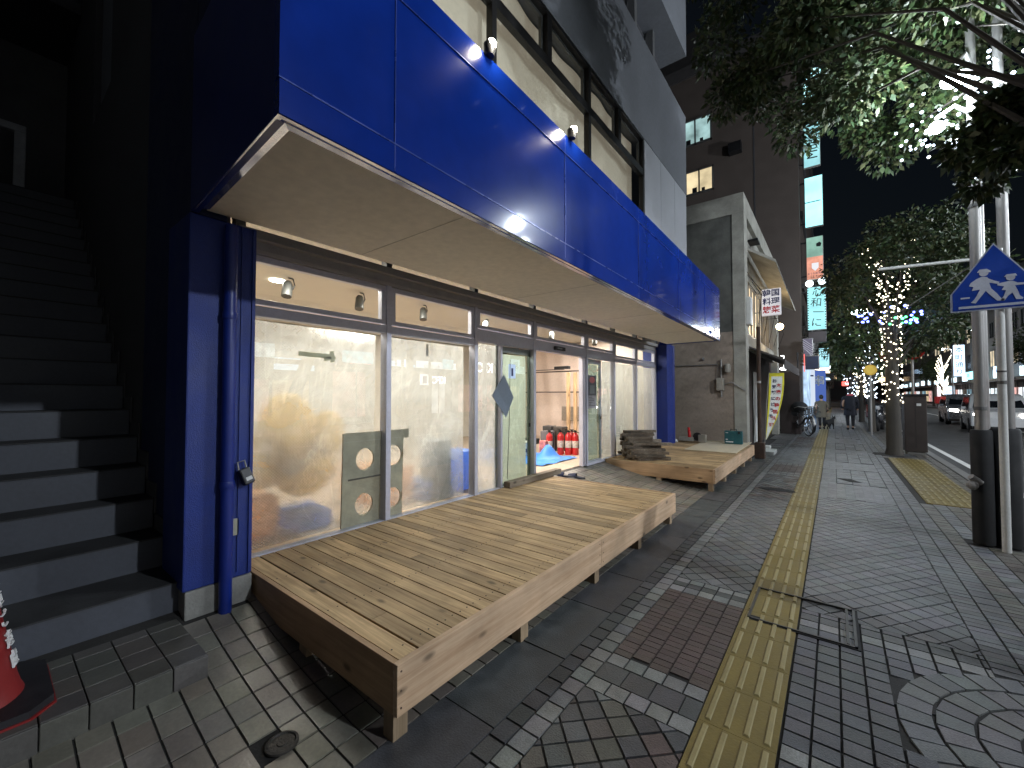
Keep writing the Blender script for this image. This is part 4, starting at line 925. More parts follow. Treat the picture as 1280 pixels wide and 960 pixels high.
b = MB(); b.box(-12, -9.42, -8, 1.0, 0, 13); b.box(-9.42, -3.0, -8, -1.52, 0, 13); b.build('wall', mat('left_render', (.10, .10, .105), .9, var=.2, scale=2, bump=.3, bscale=50), t)  # left-hand wall is out of view, added to keep light off the stairs
b = MB(); b.box(-9.43, -9.40, -.9, -.1, 3.92, 5.9); b.build('door', mat('dark_door', (.03, .03, .035), .5), t)
b = MB(); b.box(-9.42, -8.0, -1.5, .735, 6.6, 6.75); b.build('canopy', DCONC, t)  # unseen canopy, added over the landing to shade the stairs
# traffic cone -----------------------------------------------------------
t = thing('traffic_cone', 'red cone with vertical white lettering on a black base, on the tiled ledge', 'traffic cone', (-2.70, .0, .2))
b = MB(); q = .245; c = .07
b.prism([(-q, -q + c), (-q + c, -q), (q - c, -q), (q, -q + c), (q, q - c), (q - c, q), (-q + c, q), (-q, q - c)], .035, (-2.70, -.035, .201), (1, 0, 0), (0, 1, 0)); REDC = mat('cone_red', (.20, .012, .012), .5, var=.1); b.build('base', mat('cone_base', (.012, .011, .014), .6), t)
b = MB(); q2 = .252; b.prism([(-q2, -q2 + c), (-q2 + c, -q2), (q2 - c, -q2), (q2, -q2 + c), (q2, q2 - c), (q2 - c, q2), (-q2 + c, q2), (-q2, q2 - c)], .008, (-2.70, -.035, .2005), (1, 0, 0), (0, 1, 0)); b.build('base_rim', REDC, t)
REDC = mat('cone_red', (.20, .012, .012), .5, var=.1)
b = MB(); b.lathe([(.175, .236), (.165, .26), (.155, .30), (.10, .60), (.035, .90), (.028, .92)], (-2.70, -.035, 0), 32); b.build('body', REDC, t, smooth=True)
# lettering that follows the cone's side
def cone_text(ch, z, size):
    a = R(76)       # faces the pavement, turned to the deck
    r = .157 - (z - .30) * .183
    n = Vector((math.cos(a), math.sin(a), .18)).normalized(); u = Vector((-math.sin(a), math.cos(a), 0)); v = n.cross(u)
    org = (-2.70 + (r + .004) * math.cos(a), (r + .004) * math.sin(a) - .035, z)
    o = text(ch, size, org, u, v, WHT, t, extr=.003)
for k, ch in enumerate('駐車ご遠慮'): cone_text(ch, .70 - k * .082, .070)

# ------------------------------------------------------------------ old concrete building next door
t = thing('old_concrete_building', 'two storey stained concrete shop house beyond the second deck', 'building', (-2.5, 10.9, 0)); OB = t
OLDC = mat('old_concrete', (.32, .26, .21), .9, var=.3, scale=2.5, bump=.4, bscale=40, dirt=.75)
OLDW = mat('old_white_render', (.34, .33, .29), .85, var=.2, scale=3, bump=.2, bscale=60, dirt=.6)
OLDD = mat('sooty_render', (.10, .10, .09), .9, var=.35, scale=3, bump=.4, bscale=30)
b = MB(); b.box(-8, -1.86, 10.92, 18.4, 0, 2.95); b.build('lower_wall', OLDC, t)
b = MB(); b.box(-8, -1.86, 10.93, 18.4, 2.95, 5.75); b.build('upper_wall', OLDD, t)
b = MB(); b.cbox(-1.86, -1.60, 10.90, 11.3, 0, 5.749, .01); b.cbox(-8, -1.60, 10.90, 18.5, 5.75, 6.22, .01); b.cbox(-1.86, -1.62, 17.9, 18.45, 0, 5.75, .01); b.build('concrete_frame', OLDW, t)
b = MB(); b.box(-8, -1.7, 11.3, 17.9, 5.5, 5.75); b.box(-1.86, -1.7, 11.3, 17.9, 4.6, 5.5); b.build('front_wall', OLDW, t)
b = MB(); b.add([(-1.6, 11.3, 4.95), (-1.6, 17.9, 4.75), (-1.05, 17.9, 4.45), (-1.05, 11.6, 4.62), (-1.6, 11.3, 5.02), (-1.6, 17.9, 4.82), (-1.05, 17.9, 4.52), (-1.05, 11.6, 4.69)], [(0, 1, 2, 3), (4, 7, 6, 5), (0, 4, 5, 1), (1, 5, 6, 2), (2, 6, 7, 3), (3, 7, 4, 0)]); b.build('concrete_canopy', OLDW, t)
b = MB(); b.box(-1.85, -1.72, 11.3, 17.9, 4.4, 4.62); b.box(-1.85, -1.72, 11.3, 17.9, 2.65, 3.0); b.build('spandrel', OLDW, t)
WARMW = emis('warm_window', (1, .80, .52), 1.1, var=.5, scale=1.5)
for k in range(6):
    y0 = 11.35 + k * 1.09
    b = MB(); 
    for q in ((y0, y0 + .05, 3.0, 4.4), (y0 + 1.03, y0 + 1.08, 3.0, 4.4), (y0, y0 + 1.08, 3.0, 3.05), (y0, y0 + 1.08, 4.35, 4.4), (y0 + .52, y0 + .56, 3.0, 4.4)): b.box(-1.80, -1.74, *q)
    f = b.build('window', STEEL, t); g = MB(); g.box(-1.785, -1.78, y0 + .05, y0 + 1.03, 3.05, 4.35); g.build('pane', WARMW if k in (0, 1, 2) else GLASSDK, f)
b = MB(); b.box(-2.6, -1.9, 11.3, 17.9, 3.0, 4.4); b.build('upper_room', mat('old_room', (.25, .2, .15), .9), t)
# ground floor front
b = MB(); b.box(-1.84, -1.80, 11.3, 12.6, .02, 2.6); f = b.build('shop_door', mat('white_door_frame', (.45, .45, .42), .5), t)
b = MB(); b.box(-1.795, -1.79, 11.42, 12.5, .5, 2.3); b.build('pane', emis('pale_shop_glow', (.80, .95, .88), 1.3, var=.5, scale=2.5), f)
b = MB(); b.box(-1.79, -1.785, 11.4, 12.5, 1.2, 1.26); b.box(-1.79, -1.785, 11.93, 11.97, .3, 2.4); b.build('door_rail', STEEL, f)
b = MB(); b.box(-1.9, -1.82, 12.6, 17.9, 0, 2.65); b.build('shutter', mat('brown_shutter', (.045, .03, .025), .7, var=.2, stretch=(1, 1, 14)), t)
b = MB(); b.box(-1.8, -1.78, 13.4, 14.8, .1, 2.1); b.build('side_door', WHITEP, t)
b = MB(); b.add([(-1.82, 12.2, 2.72), (-1.82, 17.4, 2.72), (-.95, 17.4, 2.30), (-.95, 12.2, 2.30), (-1.82, 12.2, 2.76), (-1.82, 17.4, 2.76), (-.95, 17.4, 2.34), (-.95, 12.2, 2.34)], [(0, 1, 2, 3), (4, 7, 6, 5), (0, 4, 5, 1), (1, 5, 6, 2), (2, 6, 7, 3), (3, 7, 4, 0)])
b.box(-.97, -.94, 12.2, 17.4, 2.1, 2.33); b.build('awning', mat('dusty_awning', (.07, .06, .06), .8, var=.3), t)
b = MB(); b.cbox(-2.55, -2.5, 10.86, 10.92, 2.3, 2.36, .005); b.tube([(-3.9, 10.88, 2.18), (-2.2, 10.88, 2.18), (-2.2, 10.88, 1.6)], .012, 6); b.tube([(-2.12, 10.87, 2.3), (-2.12, 10.87, 1.4)], .02, 8); b.tube([(-1.62, 10.87, 1.55), (-1.9, 10.86, 1.75), (-2.12, 10.87, 1.68)], .014, 6); b.build('conduit', STEEL, t)
b = MB(); b.lathe([(.06, 0), (.07, .03), (.07, .16), (.05, .2)], (-1.98, 10.84, 1.98), 12); b.cbox(-2.22, -2.06, 10.80, 10.90, 1.55, 1.85, .02); b.build('gas_meter', mat('meter_grey', (.3, .28, .24), .5), t, smooth=True)
b = MB(); b.cbox(-1.60, -1.50, 11.0, 11.3, 3.1, 3.75, .01); b.build('wall_box', WHITEP, t)
b = MB(); b.cbox(-1.62, -1.40, 11.5, 11.9, 5.2, 5.26, .01); b.build('bracket_lamp', BLKM, t)
for k in range(5):
    b = MB(); b.tube([(-1.7, 11.5 + k * 1.2, 4.5), (-1.3, 11.3 + k * 1.3, 3.9 - .1 * k), (-1.5, 12 + k * 1.2, 3.0)], .008, 5)
    b.build('cable', BLACK, t)
# korean food sign
t = thing('shop_sign', 'white hanging sign with navy and red kanji on the old concrete building', 'sign', (-1.25, 12.5, 3.5))
b = MB(); b.cbox(-1.45, -1.03, 12.44, 12.56, 3.50, 4.18, .01); b.build('panel', mat('sign_white', (.75, .74, .78), .4, emit=(.85, .82, .9), estr=.35), t)
for r_, (tx, mm) in enumerate((('韓国', NAVYT), ('料理', NAVYT), ('惣菜', REDT))): text(tx, .19, (-1.24, 12.437, 4.06 - r_ * .215), (1, 0, 0), (0, 0, 1), mm, t, bold=.004)
b = MB(); b.tube([(-1.62, 12.5, 4.1), (-1.45, 12.5, 4.1)], .015, 6); b.tube([(-1.62, 12.5, 3.6), (-1.45, 12.5, 3.6)], .015, 6); b.build('bracket', STEEL, t)
t = thing('bracket_lamp', 'warm glowing bulb lamp hanging under the old building canopy', 'lamp', (-1.28, 15, 3.5)); b = MB(); b.sphere((-1.28, 15, 3.54), .10, 12, 8); b.build('bulb', emis('warm_bulb', (1, .72, .36), 28), t, smooth=True)
b = MB(); b.tube([(-1.28, 15, 3.64), (-1.28, 15, 3.8), (-1.72, 15, 3.8)], .015, 6); b.build('arm', BLKM, t); light('POINT', (-1.1, 15, 3.5), 45, (1, .72, .4), .1, name='warm_lamp_light')
# rusty pole
t = thing('rusty_pole', 'rusty brown steel post standing against the end of the far deck', 'post', (-1.36, 11.0, 0)); b = MB(); b.tube([(-1.36, 11.0, .35), (-1.36, 11.0, 3.02)], .042, 12); b.build('shaft', mat('rust', (.05, .028, .018), .85, var=.5, scale=9, bump=.4), t, smooth=True)
b = MB(); b.cbox(-1.46, -1.26, 10.9, 11.1, 0, .36, .015); b.build('socket', MATS['rust'], t); b = MB(); b.lathe([(.045, 1.72), (.045, 1.77)], (-1.36, 11.0, 0), 12); b.build('band', STEEL, t)
# banner flag
t = thing('banner_flag', 'curved white banner with yellow edge and red and navy lettering', 'banner', (-1.45, 13, 0))
b = MB(); vs = []; n = 20
def bedge(s):    # s 0 top .. 1 bottom : left x, right x, z
    z = 2.03 - 1.78 * s; return -1.36 - .10 * s, -1.03 - .42 * s ** 2.2, z
def band(a0, a1, yo, s0=0, s1=1):
    vs = []
    for i in range(n + 1):
        s = s0 + (s1 - s0) * i / n; l, r_, z = bedge(s); w = r_ - l; y = 13 + .06 * math.sin(s * 5) + yo
        vs += [(l + w * a0, y, z), (l + w * a1, y, z), (l + w * a1, y + .003, z), (l + w * a0, y + .003, z)]
    bb = MB(); bb.add(vs, [(4 * i + k, 4 * i + (k + 1) % 4, 4 * i + 4 + (k + 1) % 4, 4 * i + 4 + k) for i in range(n) for k in range(4)]); return bb
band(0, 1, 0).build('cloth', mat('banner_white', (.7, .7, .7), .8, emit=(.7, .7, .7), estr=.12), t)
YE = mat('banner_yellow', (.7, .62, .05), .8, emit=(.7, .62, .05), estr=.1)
band(0, .14, -.006).build('border', YE, t); band(.88, 1, -.006).build('border', YE, t); band(.141, .879, -.006, 0, .05).build('border', YE, t)
for k, ch in enumerate('お気軽にどうぞ'):
    s = .12 + k * .088; l, r_, z = bedge(s); text(ch, .105, (l + (r_ - l) * .36, 12.985 + .06 * math.sin(s * 5), z), (1, 0, 0), (-.1, 0, 1), NAVYT, t, bold=.003)
for k, ch in enumerate('本場の韓国料理'):
    s = .19 + k * .098; l, r_, z = bedge(s); text(ch, .11, (l + (r_ - l) * .68, 12.985 + .06 * math.sin(s * 5), z), (1, 0, 0), (-.1, 0, 1), REDT, t, bold=.003)
b = MB(); b.tube([(-1.50, 13.02, 0), (-1.44, 13.02, 1.2), (-1.37, 13.02, 2.06), (-1.0, 13.02, 2.06)], .012, 8); b.build('pole', STEEL, t); b = MB(); b.cbox(-1.62, -1.36, 12.9, 13.15, 0, .09, .02); b.build('base', WHITEP, t)
b = MB(); b.cbox(-1.75, -1.15, 11.6, 12.3, .0, .09, .01); thing1('doorstep', b, mat('pale_step', (.35, .36, .35), .6), 'pale concrete step in front of the glowing shop door', 'step', (-1.45, 12, 0))
# ------------------------------------------------------------------ tall building
t = thing('tall_brown_building', 'tall dark brown tower behind the old concrete building with a column of lit signs', 'building', (-5, 20, 0)); TB = t
BRN = mat('brown_tiles', (.095, .075, .065), .6, var=.1, scale=2, bump=.1)
b = MB(); b.box(-18, -.98, 20, 36, 0, 16.2); b.build('tower', BRN, t)
b = MB(); b.box(-18.1, -.9, 19.9, 36.1, 16.2, 16.75); b.box(-18, -3.6, 21.5, 34, 16.75, 19.6); b.build('parapet', mat('dark_parapet', (.06, .055, .055), .7), t)
b = MB(); b.box(-2.55, -2.50, 19.985, 19.998, 0, 16.2); b.box(-12, -11.95, 19.985, 19.998, 0, 16.2); b.build('tile_joint', DCONC, t)
for k, (x0, x1, z0, z1, m) in enumerate([(-5.55, -4.15, 12.95, 14.15, emis('cool_window', (.55, .85, .85), .55, var=.6, scale=1.3)), (-5.3, -4.1, 10.65, 11.75, emis('warm_lit_window', (1, .82, .5), .9, var=.35, scale=1.2)),
        (-7.9, -6.7, 10.65, 11.75, GLASSDK), (-7.9, -6.7, 12.95, 14.15, GLASSDK)]):
    b = MB()
    for q in ((x0, x1, z0, z0 + .06), (x0, x1, z1 - .06, z1), (x0, x0 + .06, z0, z1), (x1 - .06, x1, z0, z1), ((x0 + x1) / 2 - .03, (x0 + x1) / 2 + .03, z0, z1)): b.box(q[0], q[1], 19.9, 20.0, q[2], q[3])
    f = b.build('window', ALUD, t); g = MB(); g.box(x0 + .05, x1 - .05, 19.95, 19.96, z0 + .05, z1 - .05); g.build('pane', m, f)
    if k < 2: g = MB(); g.box(x0 + .3, x0 + .5, 19.94, 19.948, z0 + .06, z0 + .3); g.box(x1 - .5, x1 - .36, 19.94, 19.948, z0 + .06, z0 + .22); g.build('silhouette', BLKT, f)
for k, (x, z) in enumerate(((-3.2, 12.1), (-3.25, 14.6))): b = MB(); b.cbox(x - .25, x + .25, 19.6, 19.99, z - .2, z + .2, .02); b.build('vent_hood', BLKM, t)
b = MB()
for z in (2.9, 5.8, 8.8, 11.9, 15): b.box(-.975, -.90, 20.5, 35.8, z, z + .18)
b.build('floor_band', DCONC, t)
b = MB(); b.box(-.96, -.85, 20.2, 26, .2, 2.7); b.build('shopfront', emis('pale_blue_shopfront', (.55, .75, 1), 1.0, var=.6, scale=2), t)
b = MB(); b.box(-1.6, -.99, 18.5, 19.99, 0, 2.3); b.build('entrance_block', mat('dark_brown_wood', (.03, .02, .018), .7), t)
for k in range(9):
    b = MB(); b.box(-.978, -.92, 21.2 + k * 1.6, 22.3 + k * 1.6, 3.6, 5.2); f = b.build('window', ALUD, t)
# lit sign boxes stacked at the corner, each a thing
CY = (.42, .86, .92)
def sgn(label, x0, x1, z0, z1, m, y=20.3, d=.16, side=STEEL):
    t = thing('sign_box', label, 'sign', ((x0 + x1) / 2, y, z0), 'lit sign boxes up the corner of the tall building')
    b = MB(); b.cbox(x0, x1, y + .011, y + d, z0, z1, .02); b.build('casing', side, t)
    b = MB(); b.box(x0 + .02, x1 - .02, y, y + .01, z0 + .02, z1 - .02); b.build('face', m, t)
    b = MB(); b.box(-.98, x0 + .02, y + .05, y + .09, z0 + .15, z0 + .21); b.box(-.98, x0 + .02, y + .05, y + .09, z1 - .21, z1 - .15); b.build('bracket', BLKM, t)
    return t
K = 1.015
t = sgn('topmost lit sign box, half hidden by leaves, with clustered white discs', -.84, -.28, 12.85 * K, 14.6 * K, mat('dark_sign_face', (.01, .03, .03), .5))
b = MB()
for (x, z, r_) in ((-.60, 14.55, .12), (-.40, 14.6, .12), (-.50, 14.33, .11), (-.32, 14.36, .12), (-.44, 14.15, .11), (-.66, 14.3, .11), (-.70, 14.05, .14), (-.66, 13.75, .17), (-.60, 13.55, .14), (-.70, 13.22, .15), (-.45, 13.45, .07)): b.lathe([(r_, 0), (r_, .008)], (x, 20.285, z), 16, 'Y')
b.prism([(-.62, 13.25), (-.36, 13.5), (-.30, 13.42), (-.55, 13.15)], .008, (0, 20.295, 0)); b.build('emblem', emis('disc_glow', (.5, .95, 1), 2.2), t)
t = sgn('second sign box from the top with rotated cursive lettering', -.83, -.27, 10.45 * K, 12.2 * K, emis('sign_cyan', CY, 1.0, var=.3, scale=1))
text('Muller', .50, (-.52, 20.292, 11.35 * K), (0, 0, 1), (-1, 0, .08), BLKT, t, squeeze=.95)
t = sgn('third sign box from the top, a plain glowing pale cyan panel', -.82, -.22, 8.05 * K, 10.05 * K, emis('sign_cyan_bright', (.38, .95, 1), 1.9, var=.3, scale=.9))
b = MB(); b.box(-.80, -.30, 20.288, 20.297, 9.02 * K, 9.06 * K); b.build('mark', mat('faint_mark', (.2, .5, .55), .5), t)
t = sgn('fourth sign box from the top with green upper half and orange crest below', -.80, -.24, 5.95 * K, 7.65 * K, emis('sign_green', (.40, .70, .58), .75, var=.35, scale=1.4))
b = MB(); b.box(-.78, -.26, 20.285, 20.297, 5.97 * K, 6.85 * K); b.build('lower_half', emis('sign_orange', (.95, .42, .30), .9, var=.3, scale=3), t)
b = MB(); b.prism([(-.62, 6.70), (-.40, 6.70), (-.40, 6.5), (-.51, 6.38), (-.62, 6.5)], .006, (0, 20.284, 0)); b.build('crest', emis('crest_glow', (.9, .9, .95), 1.0), t)
b = MB(); b.prism([(-.46, 7.35), (-.33, 7.33), (-.30, 7.45), (-.36, 7.52), (-.47, 7.46)], .006, (0, 20.294, 0)); b.build('hair_mark', BLKT, t)
text('おうち居酒屋', .085, (-.51, 20.283, 6.28), (1, 0, 0), (0, 0, 1), NAVYT, t); text('はな', .15, (-.52, 20.283, 6.14), (1, 0, 0), (0, 0, 1), BLKT, t)
t = sgn('fifth sign box from the top, cyan with handwritten vertical kanji', -.80, -.18, 4.02, 5.75, emis('sign_cyan2', (.40, .9, .95), 1.2, var=.2, scale=1.5))
for k, ch in enumerate('心和一に'): text(ch, .38, (-.47 + .03 * (-1) ** k, 20.29, 5.5 - k * .40), (1, -0, -.12), (.1, 0, 1), BLKT, t)
b = MB()
for k in range(17): b.box(-.79, -.74, 20.288, 20.296, 4.1 + k * .1, 4.13 + k * .1); b.box(-.24, -.19, 20.288, 20.296, 4.1 + k * .1, 4.13 + k * .1)
b.build('edge_ticks', BLKT, t)
t = sgn('unlit dark grey panel below the cyan kanji sign box', -.79, -.19, 3.52, 3.98, mat('dark_panel', (.07, .06, .065), .6), side=BLKM)
t = sgn('cyan and white sign box beyond the dark grey panel', -.50, -.12, 2.60, 3.45, emis('sign_cyan3', (.45, .85, .95), 1.2, var=.3, scale=4), y=22.0); text('酒', .4, (-.33, 21.99, 3.2), (1, 0, 0), (0, 0, 1), BLKT, t)
t = sgn('striped white and purple panel left of the navy sign', -.92, -.60, 2.95, 3.62, mat('stripe_base', (.16, .14, .2), .6), y=19.4)
b = MB()
for k in range(7): b.prism([(-.92 + max(0, k * .08 - .3), 3.6 - k * .085), (-.60, 3.6 - k * .085 - .28), (-.60, 3.57 - k * .085 - .28), (-.92 + max(0, k * .08 - .3), 3.57 - k * .085)], .004, (0, 19.396, .0))
b.build('stripes', emis('stripe_glow', (.8, .8, .95), .5), t)
t = sgn('dark navy square sign on a black frame over the bicycles', -.82, -.40, 2.38, 2.88, mat('navy_sign', (.012, .022, .06), .5), y=18.6)
b = MB(); b.box(-.86, -.83, 18.6, 18.63, 2.3, 2.95); b.build('red_edge', emis('red_neon', (1, .2, .18), 1.5), t); b = MB(); b.tube([(-1.05, 18.65, 0), (-1.05, 18.65, 3.02), (-.25, 18.65, 3.02)], .03, 8); b.build('frame_post', BLKM, t)
for k, (x, z) in enumerate(((-.70, 5.86), (-.30, 5.90))):
    b = MB(); b.lathe([(.05, -.05), (.13, 0), (.13, .05)], (x, 20.1, z), 14, 'Y'); thing1('sign_floodlight', b, emis('flood', (.8, .95, 1), 5), ['round floodlight left of the pair between the lit sign boxes', 'round floodlight right of the pair between the lit sign boxes'][k], 'floodlight', (x, 20.1, z), 'pair of floodlights between the sign boxes', True)

# ------------------------------------------------------------------ trees
def crown_mesh(name, centers, radii, nper, leaf, cols, parent=None, droop=.3, flat_=1.0):
    C_ = np.array(centers, float); n = len(C_) * nper
    idx = np.repeat(np.arange(len(C_)), nper); d = rng.normal(size=(n, 3)); d /= np.linalg.norm(d, axis=1)[:, None]
    rad = np.array(radii)[idx] * (.35 + .65 * rng.random(n) ** .5)
    p = C_[idx] + d * rad[:, None] * np.array([1, 1, flat_])
    a = d + rng.normal(size=(n, 3)) * .6; a[:, 2] -= droop; a /= np.linalg.norm(a, axis=1)[:, None]
    r_ = rng.normal(size=(n, 3)); s_ = np.cross(a, r_); s_ /= np.linalg.norm(s_, axis=1)[:, None]
    L_ = leaf * (.5 + .9 * rng.random(n)); W_ = L_ * (.2 + .14 * rng.random(n))
    nrm = np.cross(a, s_)
    v = np.stack([p, p + a * (L_ * .45)[:, None] + s_ * W_[:, None] - nrm * (L_ * .05)[:, None], p + a * L_[:, None] - np.array([0, 0, 1]) * (L_ * .12)[:, None], p + a * (L_ * .45)[:, None] - s_ * W_[:, None] - nrm * (L_ * .05)[:, None]], 1).reshape(-1, 3)
    o3 = ORG[parent.name] if parent is not None else (0, 0, 0); v = v - np.array(o3)
    me = bpy.data.meshes.new(name); me.vertices.add(n * 4); me.vertices.foreach_set('co', v.ravel())
    me.loops.add(n * 4); me.loops.foreach_set('vertex_index', np.arange(n * 4)); me.polygons.add(n)
    me.polygons.foreach_set('loop_start', np.arange(n) * 4); me.polygons.foreach_set('loop_total', np.full(n, 4)); me.update(calc_edges=True); me.validate()
    cc = np.array(cols)[rng.integers(0, len(cols), n)] * (.7 + .6 * rng.random(n))[:, None]; cc = np.concatenate([cc, np.ones((n, 1))], 1)
    ca = me.color_attributes.new('Col', 'FLOAT_COLOR', 'CORNER'); ca.data.foreach_set('color', np.repeat(cc, 4, axis=0).ravel())
    me.materials.append(LEAF); o = bpy.data.objects.new(name, me); col.objects.link(o)
    if parent is not None: o.parent = parent
    return o
GREENS = [(.045, .075, .022), (.03, .055, .018), (.06, .08, .028), (.022, .045, .016), (.075, .082, .035)]
def tree(label, base, th, r0, centers, radii, nper, leaf, group='street trees along the kerb', lean=(0, 0), cols=GREENS, flat_=1.0):
    t = thing('street_tree', label, 'tree', base, group); x, y, z = base
    b = MB(); top = Vector((x + lean[0], y + lean[1], z + th))
    b.tube([(x, y, z - .05), (x + .01, y, z + .15), (x + lean[0] * .3, y + lean[1] * .3, z + th * .4), (x + lean[0] * .7, y + lean[1] * .7, z + th * .75), top[:]], [r0 * 1.25, r0, r0 * .9, r0 * .8, r0 * .6], 14)
    b.build('trunk', BARK, t, smooth=True)
    b = MB()
    for i in range(0, len(centers), max(1, len(centers) // 22)):
        c = Vector(centers[i]); f = random.uniform(.55, .95); s0 = Vector((x + lean[0] * f, y + lean[1] * f, z + th * f)); m_ = (s0 + c) / 2 + Vector((0, 0, .15 * (c - s0).length))
        b.tube([s0[:], m_[:], c[:]], [r0 * .22, r0 * .11, r0 * .04], 6)
    b.build('branches', BARK, t, smooth=True)
    crown_mesh('crown', centers, radii, nper, leaf, cols, t, flat_=flat_); return t
def blob(n, c, rx, ry, rz, r=(.25, .5)):
    cs = []; rs = []
    while len(cs) < n:
        p = np.array([random.uniform(-1, 1) for _ in range(3)]); l = np.linalg.norm(p)
        if l > 1 or l < .25 + .3 * random.random(): continue
        cs.append((c[0] + p[0] * rx, c[1] + p[1] * ry, c[2] + p[2] * rz)); rs.append(random.uniform(*r))
    return cs, rs
# near tree: trunk just outside the picture on the right, crown overhanging the pavement
c1, r1 = blob(100, (1.55, 5.6, 6.35), 2.0, 2.3, 1.35, (.28, .5))
c2, r2 = blob(26, (-.2, 6.4, 6.9), 1.35, 1.6, .75, (.25, .45)); c3, r3 = blob(13, (1.25, 5.1, 3.50), .36, .45, .34, (.09, .17)); c4, r4 = blob(14, (.55, 6.5, 4.9), .9, 1, .4, (.2, .35)); c5, r5 = blob(16, (-.35, 6.6, 5.9), .95, 1.0, .55, (.22, .38)); c4 += c5; r4 += r5
_k = [(c, q) for c, q in zip(c1 + c2 + c3 + c4, r1 + r2 + r3 + r4) if (Vector(c) - Vector((.95, 5.8, 4.4))).length > q + .35 and not (3.9 < c[2] < 4.6 and math.hypot(c[0] - .95, c[1] - 5.8) < q + .25)]
tree('large leafy street tree overhanging the top right, trunk beside the kerb', (1.62, 3.3, 0), 3.6, .13, [c for c, q in _k], [q for c, q in _k], 420, .075, lean=(.1, 1.2))
# second tree, light-wrapped trunk
c1, r1 = blob(95, (1.45, 14.1, 4.45), 1.5, 1.9, 1.6, (.22, .45)); c2, r2 = blob(22, (1.3, 14.2, 3.0), 1.2, 1.7, .5, (.2, .35))
_k2 = [(c, q) for c, q in zip(c1 + c2, r1 + r2) if not (c[1] < 13.7 and abs(c[0] - 1.12) < .55 and c[2] < 4.5)]; c1 = [c for c, q in _k2]; r1 = [q for c, q in _k2]; c2 = []; r2 = []
TR1 = tree('broad street tree with a light wrapped trunk beside the brown cabinet', (1.12, 13.6, 0), 3.3, .15, c1 + c2, r1 + r2, 260, .09, cols=GREENS)
for i, (x, y, h, rr, lab) in enumerate([(1.15, 21.5, 3.0, 1.6, 'street tree with fairy lights second beyond the brown cabinet'), (1.15, 29, 3.2, 1.7, 'street tree with fairy lights third beyond the brown cabinet'), (1.0, 38, 3.4, 1.9, 'street tree with fairy lights near the end of the pavement'),
        (-.4, 52, 3.5, 2.4, 'distant green street tree at the end of the pavement')]):
    c1, r1 = blob(60, (x, y, h + .9), rr, rr, 1.5, (.3, .55)); tree(lab, (x, y, 0), h, .12, c1, r1, 90, .17)
for i, (x, y, lab) in enumerate([(9.9, 26, 'street tree across the road, nearest the white car'), (9.9, 40, 'street tree across the road, midway along'), (9.9, 74, 'street tree across the road behind the red planter')]):
    c1, r1 = blob(45, (x, y, 4.6), 1.6, 1.6, 1.3, (.3, .55)); tree(lab, (x, y, 0), 3.4, .12, c1, r1, 80, .18, group='street trees across the road')
# fairy lights
BULB = emis('fairy_bulb', (1, .90, .68), 6, sample=False); BULBC = emis('fairy_bulb_cool', (.72, .85, 1), 8, sample=False)
BB = emis('fairy_blue', (.15, .2, 1), 10, sample=False); BG = emis('fairy_green', (.1, 1, .3), 7, sample=False)
def fairy(label, pts, m, r, loc):
    b = MB()
    for p in pts: b.sphere(p, r * random.uniform(.7, 1.15), 6, 4)
    return tag(b.build('fairy_lights', m, loc=loc, smooth=True), label, 'fairy lights')
def wrap(x, y, z0, z1, r0, n, turns, spread=0, tops=0, tr=.8):
    pts = []
    for i in range(n):
        f = i / n; a = 2 * math.pi * turns * f + random.uniform(-.5, .5); rr = r0 * (1 - .2 * f) + spread * f * random.random()
        pts.append((x + rr * math.cos(a), y + rr * math.sin(a), z0 + (z1 - z0) * f + random.uniform(-.07, .07)))
    for i in range(tops):
        a = random.uniform(0, 6.28); q = random.random(); rr = tr * q
        pts.append((x + rr * math.cos(a), y + rr * math.sin(a), z1 + .2 + q * 1.0 + random.uniform(-.25, .25)))
    return pts
pts = wrap(1.12, 13.6, 1.25, 3.5, .19, 150, 12, .06) + [(1.12 + random.gauss(.03, .20), 13.25 + random.uniform(-.3, .1), random.uniform(3.4, 4.75)) for _ in range(60)]
for k in range(4):
    a = k * 1.7 + .4; ex, ey = math.cos(a) * .9, math.sin(a) * .9
    for i in range(26): f = i / 26; pts.append((1.12 + ex * f * .7 + random.uniform(-.08, .08), 13.6 + ey * f * .7 + random.uniform(-.08, .08), 3.1 + f * 2.0 + random.uniform(-.08, .08)))
fairy('warm white fairy lights wound up the trunk beside the brown cabinet', pts, BULB, .0155, (1.12, 13.6, 1.2))
fairy('blue fairy lights in the low branches above the cabinet', [(1.12 + random.uniform(-.75, .5), 13.3 + random.uniform(-.4, .4), 3.3 + random.uniform(-.18, .22)) for _ in range(22)], BB, .03, (1.1, 13.5, 3.3))
fairy('green fairy lights among the blue ones', [(1.25 + random.uniform(-.3, .35), 13.3 + random.uniform(-.3, .3), 3.2 + random.uniform(-.1, .12)) for _ in range(8)], BG, .028, (1.25, 13.3, 3.2))
fairy('cool white fairy lights on the second tree trunk beyond the cabinet', wrap(1.15, 21.5, 1.3, 3.2, .16, 90, 9, .25, 30, 1.0), BULBC, .024, (1.15, 21.5, 1.2))
fairy('warm fairy lights on the third tree trunk beyond the cabinet', wrap(1.15, 29, 1.4, 3.6, .15, 80, 8, .3, 30, 1.2), BULB, .030, (1.15, 29, 1.2))
fairy('cool fairy lights on the tree near the end of the pavement', wrap(1.0, 38, 1.4, 4, .2, 70, 8, .6, 30, 1.4), BULBC, .036, (1, 38, 1.2))
